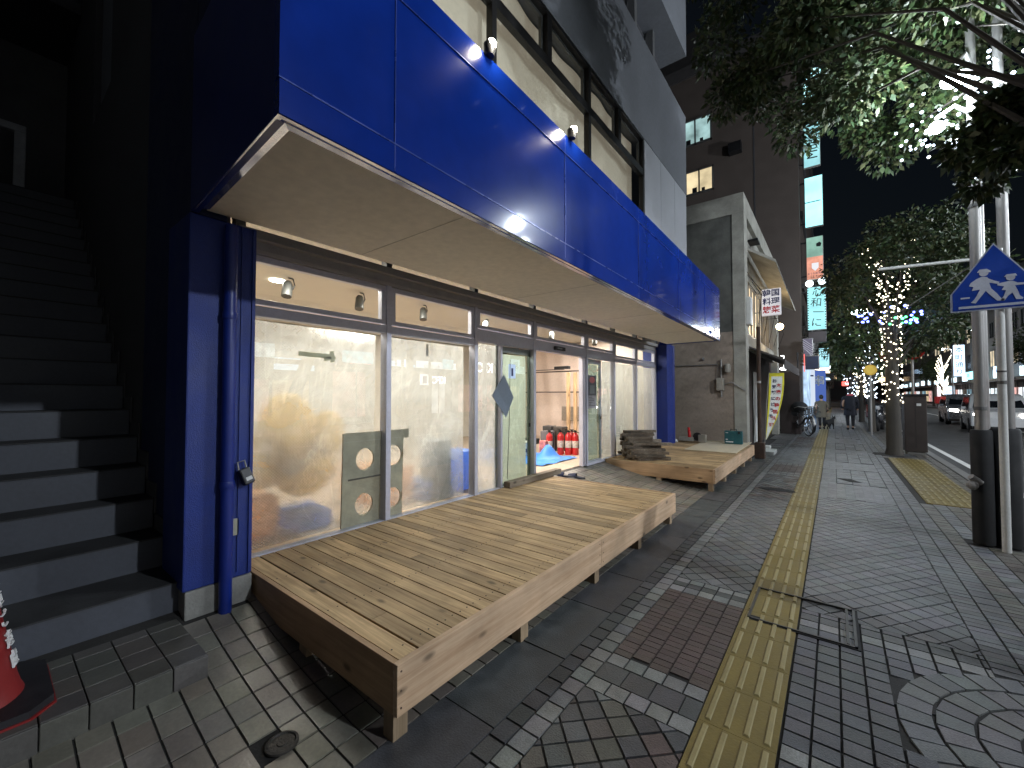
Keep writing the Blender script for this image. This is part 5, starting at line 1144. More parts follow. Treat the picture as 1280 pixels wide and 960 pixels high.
fairy('scattered white fairy lights around the street lamp in the big near tree', [(1.05 + random.gauss(0, .16), 5.95 + random.gauss(0, .2), 4.45 + random.gauss(0, .16)) for _ in range(55)] + [(.85 + random.gauss(0, .12), 5.9 + random.gauss(0, .15), 4.08 + random.gauss(0, .08)) for _ in range(34)] +
      [(1.13 + random.uniform(-.05, .05), 5.9, 3.3 + random.random() * .75) for _ in range(16)] + [(1.3 + random.random() * .8, 5.8 + random.random() * .5, 4.1 + random.gauss(0, .07)) for _ in range(24)] +
      [(random.uniform(.2, 1.6), random.uniform(5.2, 7), random.uniform(5.2, 6.6)) for _ in range(16)], BULBC, .015, (1.1, 6, 4.3))
pts = []
for k in range(14):
    a = random.uniform(0, 6.28); l_ = random.uniform(.5, 1.1)
    for i in range(12): f = i / 12; pts.append((9.6 + math.cos(a) * l_ * f * .6, 52 + math.sin(a) * l_ * f * .6, 1.8 + f * l_ * 2.6 + .15 * k))
# ------------------------------------------------------------------ lamp standards, poles, sign
HEAD = emis('street_lamp_glow', (.80, .92, 1), 60)
t = thing('street_lamp', 'twin galvanised lamp standard in black sleeves behind the crossing sign pole', 'street lamp', (1.2, 6.0, 0)); 
b = MB(); b.tube([(1.125, 6.0, 1.05), (1.125, 6.0, 3.4), (1.13, 6.0, 5.6)], [.043, .042, .032], 16); b.build('pole', STEEL, t, smooth=True)
b = MB(); b.tube([(1.315, 6.05, 1.05), (1.315, 6.05, 3.4), (1.32, 6.05, 6.6)], [.042, .04, .03], 16); b.build('pole', STEEL, t, smooth=True)
b = MB(); b.lathe([(.075, .01), (.078, .03), (.078, 1.09), (.070, 1.11)], (1.125, 6.0, 0), 18); b.build('sleeve', BLACK, t, smooth=True)
b = MB(); b.lathe([(.100, .01), (.102, .03), (.102, 1.11), (.09, 1.13)], (1.29, 6.05, 0), 18); b.build('sleeve', BLACK, t, smooth=True)
b = MB(); b.cbox(1.115, 1.29, 6.0, 6.05, .02, 1.08, .01); b.build('sleeve', BLACK, t)
for z in (1.3, 2.4, 3.3): b = MB(); b.lathe([(.046, z), (.047, z + .005), (.047, z + .03), (.046, z + .035)], (1.125, 6, 0), 16); b.build('band', ALUD, t)
b = MB(); b.tube([(1.10, 5.93, .60), (1.03, 5.90, .66)], .03, 8); b.sphere((1.04, 5.9, .58), .045, 10, 8); b.build('lock_fitting', mat('grey_lock', (.2, .19, .18), .5), t)
b = MB(); b.tube([(1.125, 6, 4.75), (1.08, 5.95, 4.85), (1.02, 5.9, 4.75)], .02, 8); b.build('arm', STEEL, t); b = MB(); b.tube([(1.125, 6, 4.25), (1.0, 5.95, 4.35), (.86, 5.9, 4.25)], .02, 8); b.build('arm', STEEL, t)
b = MB(); b.sphere((1.0, 5.88, 4.58), .085, 14, 10, (1.3, 1, .8)); b.build('lamp_globe', HEAD, t, smooth=True)
b = MB(); b.sphere((.86, 5.88, 4.15), .06, 14, 10); b.build('lamp_globe', HEAD, t, smooth=True)  # added globe, stands for a bright cluster of light reflected in the leaves
light('POINT', (.95, 5.75, 4.42), 170, (.82, .92, 1), .10, name='street_lamp_light')
light('POINT', (.84, 5.8, 4.08), 40, (.82, .92, 1), .08, name='street_lamp_light')  # added light of the lower globe, for the reflections in the leaves
# crossing sign
t = thing('crossing_sign', 'blue pentagonal pedestrian crossing sign with two white walking figures on a white pole', 'road sign', (1.235, 5.84, 0))
b = MB(); b.tube([(1.235, 5.84, 0), (1.235, 5.84, 2.82)], .0305, 18); b.build('pole', WHITEP, t, smooth=True)
b = MB(); b.lathe([(.032, 1.55), (.033, 1.58)], (1.235, 5.84, 0), 18); b.lathe([(.032, 1.66), (.033, 1.675)], (1.235, 5.84, 0), 18); b.build('clamp_band', ALUD, t)
SX = 1.20; pent = [(-.29, 2.245), (.29, 2.245), (.29, 2.42), (0, 2.875), (-.29, 2.42)]
def scl(P_, k, cx=0, cz=2.50): return [(cx + (x - cx) * k, cz + (z - cz) * k) for x, z in P_]
b = MB(); b.prism(pent, .004, (SX, 5.806, 0)); b.build('backing_plate', STEEL, t)
b = MB(); b.prism(scl(pent, .995), .001, (SX, 5.8005, 0)); b.build('white_border', mat('sign_border', (.45, .48, .58), .4), t)
b = MB(); b.prism(scl(pent, .945), .001, (SX, 5.7985, 0)); b.build('blue_field', mat('sign_blue', (.012, .055, .36), .35), t)
SW = mat('sign_white_marks', (.55, .58, .68), .4)
def fig(pts, ox, oz, k): b = MB(); b.prism([(ox + x * k, oz + z * k) for x, z in pts], .001, (SX, 5.7965, 0)); return b
adult = [(-.02, .78), (.10, .76), (.13, .70), (.25, .62), (.36, .56), (.33, .50), (.20, .55), (.14, .57), (.18, .38), (.30, .20), (.38, .04), (.46, .02), (.44, -.04), (.30, -.03), (.17, .15), (.06, .32), (-.02, .18), (-.12, .02), (-.16, -.06), (-.27, -.02), (-.20, .06), (-.14, .18), (-.06, .38), (-.24, .36), (-.20, .48), (-.30, .52), (-.26, .62), (-.14, .72)]
f = thing_fig = fig(adult, -.075, 2.335, .295).build('walking_adult', SW, t)
b = MB(); hd = [(.03 + .10 * math.cos(a), .89 + .10 * math.sin(a)) for a in np.linspace(0, 6.28, 18)[:-1]]; b.prism([(-.075 + x * .295, 2.335 + z * .295) for x, z in hd], .001, (SX, 5.7965, 0)); b.prism([(-.075 + x * .295, 2.335 + z * .295) for x, z in ((-.12, .93), (.18, .90), (.18, .94), (.10, 1.02), (-.06, 1.02))], .001, (SX, 5.7945, 0)); b.build('adult_head', SW, t)
child = [(-.02, .60), (.10, .60), (.2, .52), (.40, .50), (.40, .44), (.20, .44), (.14, .44), (.20, .26), (.24, .08), (.32, .0), (.30, -.05), (.16, -.04), (.08, .2), (-.02, .10), (-.10, -.05), (-.20, -.04), (-.12, .10), (-.06, .30), (-.16, .32), (-.10, .44), (-.26, .50), (-.24, .56)]
fig(child, .085, 2.335, .27).build('walking_child', SW, t)
b = MB(); hd = [(.05 + .105 * math.cos(a), .72 + .105 * math.sin(a)) for a in np.linspace(0, 6.28, 18)[:-1]]; b.prism([(.085 + x * .27, 2.335 + z * .27) for x, z in hd], .001, (SX, 5.7965, 0)); b.prism([(.085 + x * .27, 2.335 + z * .27) for x, z in ((-.10, .76), (.2, .76), (.16, .84), (-.04, .84))], .001, (SX, 5.7945, 0)); b.build('child_head', SW, t)
b = MB(); b.box(SX - .235, SX + .235, 5.7965, 5.7975, 2.275, 2.298); b.box(SX - .22, SX - .16, 5.7965, 5.7975, 2.37, 2.385); b.box(SX + .19, SX + .24, 5.7965, 5.7975, 2.37, 2.385); b.build('crossing_bars', SW, t)
# horizontal arm with stay
t = thing('signal_arm', 'pale horizontal steel arm with a stay wire reaching over the pavement', 'pole arm', (1.75, 9.2, 0))
b = MB(); b.tube([(1.75, 9.2, -.12), (1.75, 9.2, 5.2)], .07, 14); b.build('pole', STEEL, t, smooth=True); b = MB(); b.tube([(1.75, 9.2, 3.50), (.62, 9.2, 3.55)], .025, 10); b.build('arm', WHITEP, t, smooth=True); b = MB(); b.tube([(1.75, 9.2, 3.46), (.75, 9.6, 2.75)], .008, 6); b.build('stay_wire', STEEL, t)
# cabinet
t = thing('roadside_cabinet', 'dark brown metal utility cabinet right behind the light wrapped tree', 'cabinet', (1.55, 14.2, 0)); b = MB(); b.cbox(1.36, 1.76, 14.0, 14.45, .06, 1.42, .015); b.build('body', mat('brown_metal', (.035, .024, .02), .5, var=.2), t); b = MB(); b.cbox(1.33, 1.79, 13.97, 14.48, 1.42, 1.47, .01); b.build('top', BLKM, t)
b = MB(); b.box(1.58, 1.66, 13.99, 13.998, 1.18, 1.24); b.build('plate', WHITEP, t); b = MB(); b.cbox(1.4, 1.72, 14.04, 14.41, 0, .06, .005); b.build('plinth', CONC, t)
b = MB(); b.box(1.555, 1.56, 13.995, 13.999, .12, 1.40); b.build('door_gap', BLKT, t)
# street lamps down the street
def lamp_post(x, y, z, side, label, pw, base=0.0, gr='street lamps down the street'):
    t = thing('street_lamp', label, 'street lamp', (x, y, base), gr)
    b = MB(); b.tube([(x, y, base), (x, y, z + .1), (x + side * .15, y, z + .3), (x + side * .7, y, z + .32)], [.07, .05, .04, .035], 10); b.build('pole', STEEL, t, smooth=True)
    b = MB(); b.sphere((x + side * .8, y, z + .24), .16, 14, 8, (1.4, .9, .5)); b.build('lamp_globe', HEAD if abs(y - 16) > 3 else emis('street_lamp_glow_far', (.75, .95, 1), 30), t, smooth=True)
    light('POINT', (x + side * .8, y, z - .05), pw, (.84, .92, 1), .12, name='street_lamp_light'); return t
lamp_post(1.5, 17.2, 3.85, -1, 'street lamp with a bright cool globe beyond the broad tree', 160)
lamp_post(1.6, 32, 4.6, -1, 'street lamp with a bright globe far down the pavement', 160)
lamp_post(1.6, 48, 5, -1, 'most distant street lamp on the near pavement', 200)
lamp_post(9.75, 50, 6.6, -1, 'street lamp across the road beside the glass fronted block', 260, gr='street lamps across the road')
lamp_post(9.75, 14, 6, -1, 'street lamp across the road opposite the second deck', 2300, gr='street lamps across the road')
lamp_post(9.75, 3.6, 6.5, -1, 'street lamp across the road opposite the nearer deck', 2600, gr='street lamps across the road')
lamp_post(9.75, 62, 6, -1, 'most distant street lamp across the road', 260, gr='street lamps across the road')
# round signs
for k, (x, y, z, m, lab) in enumerate([(1.25, 15.4, 2.62, RED, 'round red road sign left of the light wrapped trunk'), (1.68, 15.4, 2.66, RED, 'round red road sign right of the light wrapped trunk'), (1.05, 19.8, 2.35, mat('sign_yellow', (.55, .33, .03), .5), 'round orange yellow road sign beyond the broad tree')]):
    t = thing('road_sign', lab, 'road sign', (x, y, 0)); b = MB(); b.tube([(x, y + .04, 0), (x, y + .04, z + .3)], .03, 8); b.build('pole', STEEL, t)
    b = MB(); b.lathe([(.26 if k < 2 else .19, -.008), (.26 if k < 2 else .19, .008)], (x, y, z), 24, 'Y'); b.build('disc', m, t)
    b = MB(); b.lathe([(.19 if k < 2 else .14, -.003), (.19 if k < 2 else .14, .003)], (x, y - .013, z), 24, 'Y'); b.build('inner_disc', mat('sign_inner%d' % (k // 2), [(.30, .02, .03), (.6, .4, .05)][k // 2], .5), t)
# ------------------------------------------------------------------ bicycles and motorbikes
def bicycle(x, y, a, label, frame, basket=True):
    t = thing('bicycle', label, 'bicycle', (0, 0, 0), 'bicycles parked by the tall building')
    for s, nm in ((-.53, 'wheel'), (.53, 'wheel')):
        b = MB(); b.torus((s, 0, .33), .315, .018, 'Y', 30, 6); w_ = b.build('wheel', BLACK, t, smooth=True)
        b = MB(); b.torus((s, 0, .33), .295, .009, 'Y', 30, 5); b.build('rim', STEEL, w_)
        b = MB()
        for k in range(14): q = 2 * math.pi * k / 14; b.tube([(s, .01 * (-1) ** k, .33), (s + .295 * math.cos(q), 0, .33 + .295 * math.sin(q))], .0022, 4, False)
        b.build('spokes', STEEL, w_)
        b = MB(); b.prism([(s + .36 * math.cos(q), .33 + .36 * math.sin(q)) for q in np.linspace(.1, 2.9, 16)] + [(s + .35 * math.cos(q), .33 + .35 * math.sin(q)) for q in np.linspace(2.9, .1, 16)], .05, (0, .025, 0)); b.build('mudguard', frame, t)
    b = MB()
    for p, q, r_ in (((-.53, 0, .33), (-.10, 0, .30), .012), ((-.10, 0, .30), (-.2, 0, .82), .016), ((-.1, 0, .3), (.38, 0, .62), .018), ((-.17, 0, .6), (.36, 0, .78), .016), ((.53, 0, .33), (.34, 0, .92), .016), ((-.53, 0, .33), (-.18, 0, .66), .01)): b.tube([p, q], r_, 8)
    b.build('frame', frame, t, smooth=True)
    b = MB(); b.tube([(.16, .27, .98), (.28, .2, 1.03), (.34, 0, 1.0), (.28, -.2, 1.03), (.16, -.27, .98)], .012, 8); b.tube([(.34, 0, .9), (.34, 0, 1.0)], .014, 8); b.build('handlebar', STEEL, t, smooth=True)
    b = MB(); b.prism([(-.36, -.08), (-.33, .09), (-.2, .08), (-.03, .02), (-.03, -.02), (-.2, -.08)], .05, (0, 0, .83), (1, 0, 0), (0, 1, 0)); b.build('saddle', BLACK, t)
    b = MB(); b.torus((-.10, 0, .30), .085, .008, 'Y', 20, 5); b.tube([(-.1, .05, .3), (.02, .05, .18)], .008, 6); b.tube([(-.1, -.05, .3), (-.22, -.05, .42)], .008, 6); b.box(-.02, .06, .04, .13, .165, .185); b.box(-.26, -.18, -.13, -.04, .41, .43); b.build('crankset', BLKM, t)
    if basket:
        b = MB(); x0, x1 = .40, .68
        for z in np.linspace(.74, .98, 6): b.tube([(x0, -.16, z), (x1, -.18, z), (x1, .18, z), (x0, .16, z), (x0, -.16, z)], .004, 4, False)
        for k in range(7): yy = -.16 + .32 * k / 6; b.tube([(x0, yy, .74), (x0, yy, .98)], .003, 4, False); b.tube([(x1, yy, .74), (x1, yy, .98)], .003, 4, False)
        b.build('basket', BLKM, t)
    t.location = (x, y, 0); t.rotation_euler = (0, 0, a); return t
bicycle(-.98, 18.3, R(-62), 'nearest dark bicycle with front basket by the navy sign post', BLKM)
bicycle(-.86, 19.2, R(-70), 'second silver bicycle parked by the tall building', STEEL)
bicycle(-.78, 20.1, R(-75), 'third blue-grey bicycle parked by the tall building', mat('bike_blue', (.05, .09, .16), .4), False)
b = MB(); b.sphere((-1.02, 18.55, 1.0), .26, 14, 10, (1, 1, .8)); b.sphere((-1.15, 18.7, .78), .24, 14, 10, (1, 1, .9)); thing1('covered_load', b, mat('black_cover', (.012, .013, .015), .8, bump=.6, bscale=8), 'black covered bundle on the nearest bicycle', 'bundle', (-1.05, 18.6, .6), smooth=True)
def motorbike(x, y, a, label, c):
    t = thing('motorbike', label, 'motorbike', (0, 0, 0), 'motorbikes parked along the kerb')
    for s in (-.62, .62): b = MB(); b.torus((s, 0, .29), .22, .07, 'Y', 24, 10); w_ = b.build('wheel', BLACK, t, smooth=True); b = MB(); b.lathe([(.16, -.03), (.16, .03)], (s, 0, .29), 16, 'Y'); b.build('rim', STEEL, w_)
    b = MB(); b.obox((-.25, 0, .62), (.75, .30, .30), (0, R(-6), 0), .08); b.obox((.12, 0, .38), (.5, .28, .14), (0, 0, 0), .04); b.obox((.45, 0, .70), (.12, .36, .62), (0, R(-18), 0), .05); b.build('body', c, t, smooth=True)
    b = MB(); b.obox((-.28, 0, .82), (.72, .28, .12), (0, 0, 0), .05); b.build('seat', BLACK, t, smooth=True)
    b = MB(); b.tube([(.28, .33, 1.08), (.38, .12, 1.04), (.38, -.12, 1.04), (.28, -.33, 1.08)], .014, 8); b.tube([(.4, 0, 1.02), (.62, 0, .29)], .03, 8); b.build('handlebar', BLKM, t, smooth=True)
    b = MB(); b.sphere((.52, 0, .92), .09, 12, 8); b.build('headlight', mat('lamp_lens', (.5, .5, .5), .1), t, smooth=True)
    b = MB(); b.sphere((.32, .34, 1.22), .055, 10, 8, (.3, 1, 1)); b.sphere((.32, -.34, 1.22), .055, 10, 8, (.3, 1, 1)); b.build('mirror', BLKM, t)
    t.location = (x, y, 0); t.rotation_euler = (0, 0, a)
motorbike(1.45, 22.6, R(-100), 'dark motorbike nearest, parked behind the brown cabinet', mat('bike_black', (.015, .015, .018), .25, coat=.5))
motorbike(1.5, 24.3, R(-95), 'grey motorbike parked second along the kerb', mat('bike_grey', (.12, .12, .13), .3, coat=.5)); motorbike(1.4, 25.8, R(-98), 'dark red motorbike parked third along the kerb', mat('bike_red', (.12, .015, .012), .3, coat=.5))
# ------------------------------------------------------------------ people
def skinned(name, chains, m, parent, sub=2):
    """chains: list of joints [(pos, radius, parent index)] grown into one surface"""
    me = bpy.data.meshes.new(name); me.from_pydata([c[0] for c in chains], [(i, c[2]) for i, c in enumerate(chains) if c[2] is not None], [])
    o = bpy.data.objects.new(name, me); col.objects.link(o); md = o.modifiers.new('s', 'SKIN')
    for i, c in enumerate(chains): r_ = c[1]; me.skin_vertices[0].data[i].radius = (r_, r_) if not hasattr(r_, '__len__') else r_; me.skin_vertices[0].data[i].use_root = (i == 0)
    md.use_smooth_shade = True; s2 = o.modifiers.new('u', 'SUBSURF'); s2.levels = s2.render_levels = sub
    dg = bpy.context.evaluated_depsgraph_get(); dg.update(); m2 = bpy.data.meshes.new_from_object(o.evaluated_get(dg)); bpy.data.objects.remove(o)
    m2.materials.clear(); m2.materials.append(m); m2.polygons.foreach_set('use_smooth', [True] * len(m2.polygons))
    o = bpy.data.objects.new(name, m2); col.objects.link(o); o.parent = parent; return o
SKIN = mat('skin', (.42, .25, .17), .6, var=.05); HAIR = mat('hair', (.012, .01, .009), .6)
def person(x, y, a, label, coat, legs, stride=.16, hem=.72, scarf=None, bend=0, size=1.0):
    t = thing('person', label, 'person', (0, 0, 0)); sb = math.sin(bend); cb = math.cos(bend)
    def B(px, py, pz):      # upper body pivots at the hip
        dz = pz - .95; return (px, py + dz * sb, .95 + dz * cb)
    ch = [((0, 0, .95), (.145, .10), None), (B(0, 0, 1.12), (.125, .09), 0), (B(0, 0, 1.32), (.16, .10), 1), (B(0, .01, 1.46), (.07, .07), 2), (B(0, .02, 1.54), (.05, .055), 3), (B(0, .03, 1.63), (.075, .09), 4), (B(0, .03, 1.70), (.06, .075), 5),
          (B(.19, 0, 1.40), .055, 2), (B(.25, .03, 1.15), .045, 7), (B(.25, .12, .93), .035, 8), (B(.25, .14, .84), (.022, .04), 9), (B(-.19, 0, 1.40), .055, 2), (B(-.25, -.03, 1.15), .045, 11), (B(-.25, .06, .92), .035, 12), (B(-.25, .08, .83), (.022, .04), 13),
          ((.09, stride * .2, .86), .09, 0), ((.10, stride * .6, .48), .058, 15), ((.10, stride, .10), .04, 16), ((.10, stride + .13, .045), (.035, .03), 17), ((-.09, -stride * .2, .86), .09, 0), ((-.10, -stride * .3, .48), .058, 19), ((-.10, -stride, .12), .04, 20), ((-.10, -stride + .12, .05), (.035, .03), 21)]
    skinned('body', ch, SKIN, t)
    skinned('trousers', [((0, 0, .93), (.16, .115), None), ((.09, stride * .2, .84), .105, 0), ((.10, stride * .6, .48), .072, 1), ((.10, stride * .96, .13), .052, 2), ((-.09, -stride * .2, .84), .105, 0), ((-.10, -stride * .3, .48), .072, 4), ((-.10, -stride * .96, .15), .052, 5)], legs, t)
    for s in (1, -1): b = MB(); b.sphere((.10 * s, stride * s + .05, .05), .05, 12, 8, (1, 2.6, 1)); b.build('shoe', BLACK, t, smooth=True)
    # coat torso as a loft with sleeves
    b = MB(); vs = []; prof = [(hem, .235, .19), (hem + .12, .215, .175), (.98, .185, .145), (1.12, .18, .135), (1.30, .215, .14), (1.40, .22, .125), (1.455, .16, .10), (1.49, .085, .085)]; n = 20
    for (z, rx_, ry_) in prof:
        for k in range(n): q = 2 * math.pi * k / n; w_ = 1 + (.04 * math.sin(5 * q) if z < 1 else 0); vs.append(B(rx_ * w_ * math.cos(q), ry_ * w_ * math.sin(q), z))
    b.add(vs, [(i * n + k, i * n + (k + 1) % n, (i + 1) * n + (k + 1) % n, (i + 1) * n + k) for i in range(len(prof) - 1) for k in range(n)] + [tuple(range((len(prof) - 1) * n, len(prof) * n))]); b.build('coat', coat, t, smooth=True)
    for s, dy in ((1, .12), (-1, .06)):
        b = MB(); b.tube([B(.17 * s, 0, 1.42), B(.215 * s, 0, 1.36), B(.265 * s, dy * .25, 1.15), B(.262 * s, dy * .9, .92)], [.06, .075, .062, .055], 12); b.build('sleeve', coat, t, smooth=True)
    b = MB(); b.sphere(B(0, .005, 1.675), .115, 16, 12, (.85, .98, 1.1)); b.build('hair', HAIR, t, smooth=True)
    if scarf: b = MB(); b.torus(B(0, .01, 1.50), .085, .038, 'Z', 20, 8); b.build('scarf', scarf, t, smooth=True)
    t.location = (x, y, 0); t.rotation_euler = (0, 0, a); t.scale = (size,) * 3; return t
person(.52, 22.3, R(4), 'person in a long dark coat and reddish scarf walking away along the pavement', mat('dark_coat', (.012, .013, .02), .85, bump=.3, bscale=30), mat('dark_trousers', (.01, .01, .014), .8), .17, .62, mat('pink_scarf', (.5, .08, .10), .8), size=.96)
person(-.42, 22.0, R(8), 'person in an olive brown coat bending slightly beside the parked bicycles', mat('olive_coat', (.10, .085, .06), .85, bump=.3, bscale=30), MATS['dark_trousers'], .10, .60, None, R(14), .82)
# small black dog beside them
t = thing('dog', 'small black dog standing beside the person in the olive brown coat', 'dog', (0, 0, 0)); FUR = mat('black_fur', (.012, .012, .013), .9, bump=.8, bscale=60)
skinned('body', [((0, -.16, .33), (.085, .095), None), ((0, .0, .34), (.08, .09), 0), ((0, .15, .34), (.085, .105), 1), ((0, .25, .42), (.05, .055), 2), ((0, .31, .49), (.055, .06), 3), ((0, .40, .47), (.028, .03), 4),
    ((.06, .17, .22), .035, 2), ((.06, .16, .10), .022, 6), ((.06, .18, .025), .022, 7), ((-.06, .17, .22), .035, 2), ((-.06, .13, .10), .022, 9), ((-.06, .15, .025), .022, 10),
    ((.06, -.16, .24), .045, 0), ((.06, -.12, .17), .03, 12), ((.06, -.22, .11), .018, 13), ((.06, -.19, .025), .02, 14), ((-.06, -.18, .24), .045, 0), ((-.06, -.14, .17), .03, 16), ((-.06, -.24, .11), .018, 17), ((-.06, -.21, .025), .02, 18),
    ((0, -.27, .40), .025, 0), ((0, -.33, .50), .018, 20)], FUR, t)
for s in (1, -1): b = MB(); b.prism([(.02 * s, .52), (.055 * s, .52), (.05 * s, .60)], .02, (0, .31, 0)); b.build('ear', FUR, t)
t.location = (-.18, 21.7, 0); t.rotation_euler = (0, 0, R(-30))
# ------------------------------------------------------------------ car
def car(x, y, a, label, paint):
    t = thing('parked_car', label, 'car', (0, 0, 0)); n = 0
    side = [(-2.0, .32), (-2.05, .62), (-1.95, .92), (-1.72, 1.42), (-1.45, 1.58), (.35, 1.58), (.72, 1.45), (1.22, 1.02), (1.85, .90), (2.05, .68), (2.06, .32)]
    bm = bmesh.new(); rows = []
    for (wy, kz) in ((-.84, 0), (-.80, 1), (-.4, 2), (0, 2), (.4, 2), (.80, 1), (.84, 0)):
        r_ = []
        for (sx, sz) in side:
            tz = max(0, (sz - .92) / .66); yy = wy * (1 - .16 * tz); r_.append(bm.verts.new((sx * (1 - (.02 if kz == 0 else 0)) + (.05 if kz == 2 and sx > 1.9 else 0), yy, sz + (.015 * kz if sz > 1.3 else 0))))
        rows.append(r_)
    for i in range(len(rows) - 1):
        for k in range(len(side) - 1): bm.faces.new((rows[i][k], rows[i][k + 1], rows[i + 1][k + 1], rows[i + 1][k]))
    bm.faces.new(rows[0][::-1]); bm.faces.new(rows[-1]); bmesh.ops.recalc_face_normals(bm, faces=bm.faces[:])
    me = bpy.data.meshes.new('body'); bm.to_mesh(me); bm.free(); me.materials.append(paint); me.polygons.foreach_set('use_smooth', [True] * len(me.polygons)); 
    try: me.set_sharp_from_angle(angle=R(35))
    except Exception: pass
    o = bpy.data.objects.new('body', me); col.objects.link(o); o.parent = t; md = o.modifiers.new('b', 'BEVEL'); md.width = .05; md.segments = 3; md.limit_method = 'ANGLE'
    DG = mat('car_glass', (.01, .012, .015), .05, coat=1)
    b = MB(); b.add([(.79, -.62, 1.40), (.79, .62, 1.40), (1.23, .70, 1.06), (1.23, -.70, 1.06), (.76, -.62, 1.42), (.76, .62, 1.42), (1.18, .70, 1.03), (1.18, -.70, 1.03)], [(0, 1, 2, 3), (4, 7, 6, 5), (0, 4, 5, 1), (1, 5, 6, 2), (2, 6, 7, 3), (3, 7, 4, 0)]); b.build('windscreen', DG, t)
    for s in (1, -1):
        for x0, x1, x2, x3 in ((-1.55, -.62, -.62, -1.42), (-.55, .95, .55, -.55)):
            b = MB(); b.add([(x0, s * .825, 1.0), (x1, s * .825, 1.0), (x2, s * .735, 1.47), (x3, s * .735, 1.47), (x0, s * .80, 1.0), (x1, s * .80, 1.0), (x2, s * .71, 1.47), (x3, s * .71, 1.47)], [(0, 1, 2, 3), (4, 7, 6, 5), (0, 4, 5, 1), (1, 5, 6, 2), (2, 6, 7, 3), (3, 7, 4, 0)]); b.build('side_window', DG, t)
        b = MB(); b.obox((1.98, s * .60, .74), (.12, .34, .17), (0, R(-20), s * R(14)), .03); b.build('headlight', emis('headlight_glow', (1, .95, .85), 14), t)
        b = MB(); b.obox((-2.0, s * .68, .85), (.08, .2, .28), (0, 0, 0), .02); b.build('tail_light', RED, t)
        b = MB(); b.obox((.80, s * .93, 1.02), (.10, .16, .12), (0, 0, 0), .03); b.build('wing_mirror', paint, t)
        for sx in (-1.25, 1.28):
            b = MB(); b.lathe([(.20, -.11), (.30, -.10), (.32, -.06), (.32, .06), (.30, .10), (.20, .11)], (sx, s * .76, .32), 24, 'Y'); w_ = b.build('wheel', BLACK, t, smooth=True); b = MB(); b.lathe([(.19, 0), (.17, s * .02), (.05, s * .03)], (sx, s * .865, .32), 18, 'Y'); b.build('rim', STEEL, w_)
    b = MB(); b.cbox(2.03, 2.09, -.45, .45, .42, .60, .02); b.build('grille', BLKM, t); b = MB(); b.box(2.092, 2.10, -.17, .17, .40, .50); b.build('number_plate', WHT, t)
    b = MB(); b.cbox(-1.9, 1.9, -.78, .78, .2, .4, .03); b.build('underbody', BLKM, t)
    t.location = (x, y, -.12); t.rotation_euler = (0, 0, a); return t
car(5.35, 26.5, R(-95), 'white small car with glowing headlights on the road behind the poles', mat('car_white', (.55, .55, .55), .2, coat=.6, var=.03))
car(5.6, 33, R(-93), 'silver grey car further back behind the white car', mat('car_silver', (.28, .29, .31), .25, metal=.5, coat=.6, var=.03))

# ------------------------------------------------------------------ lit little tree, red planter, vending machines across the road
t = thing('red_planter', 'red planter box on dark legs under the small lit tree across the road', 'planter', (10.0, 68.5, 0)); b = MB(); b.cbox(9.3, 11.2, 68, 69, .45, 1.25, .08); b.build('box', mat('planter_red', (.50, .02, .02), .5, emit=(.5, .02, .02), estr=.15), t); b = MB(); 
for xx in (9.5, 10.2, 10.9): b.cbox(xx, xx + .2, 68.2, 68.8, 0, .45, .02)
b.build('legs', BLKM, t)
pts = []
for k in range(16):
    a = random.uniform(0, 6.28); l_ = random.uniform(.5, 1.0)
    for i in range(12): f = i / 12; pts.append((10.0 + math.cos(a) * l_ * f * .9, 68.5 + math.sin(a) * l_ * f * .9, 1.5 + f * l_ * 2.0 + .22 * k))
fairy('small tree shaped cluster of warm fairy lights above the red planter', pts, BULB, .055, (10, 68.5, 1.3))
for k, (y, c, lab) in enumerate(((73, (.6, .75, .95), 'pale blue lit vending machine left of the red planter'), (77, (1, .75, .8), 'pink and white lit vending machine left of the pale blue one'))):
    t = thing('vending_machine', lab, 'vending machine', (10.8, y, 0), 'vending machines across the road'); b = MB(); b.cbox(10.5, 11.6, y - .55, y + .55, .1, 2.6, .04); b.build('cabinet', WHITEP, t); b = MB(); b.box(10.6, 11.5, y - .558, y - .552, 1.0, 2.5); b.build('display', emis('vend%d' % k, c, 1.6, var=.5, scale=3), t)
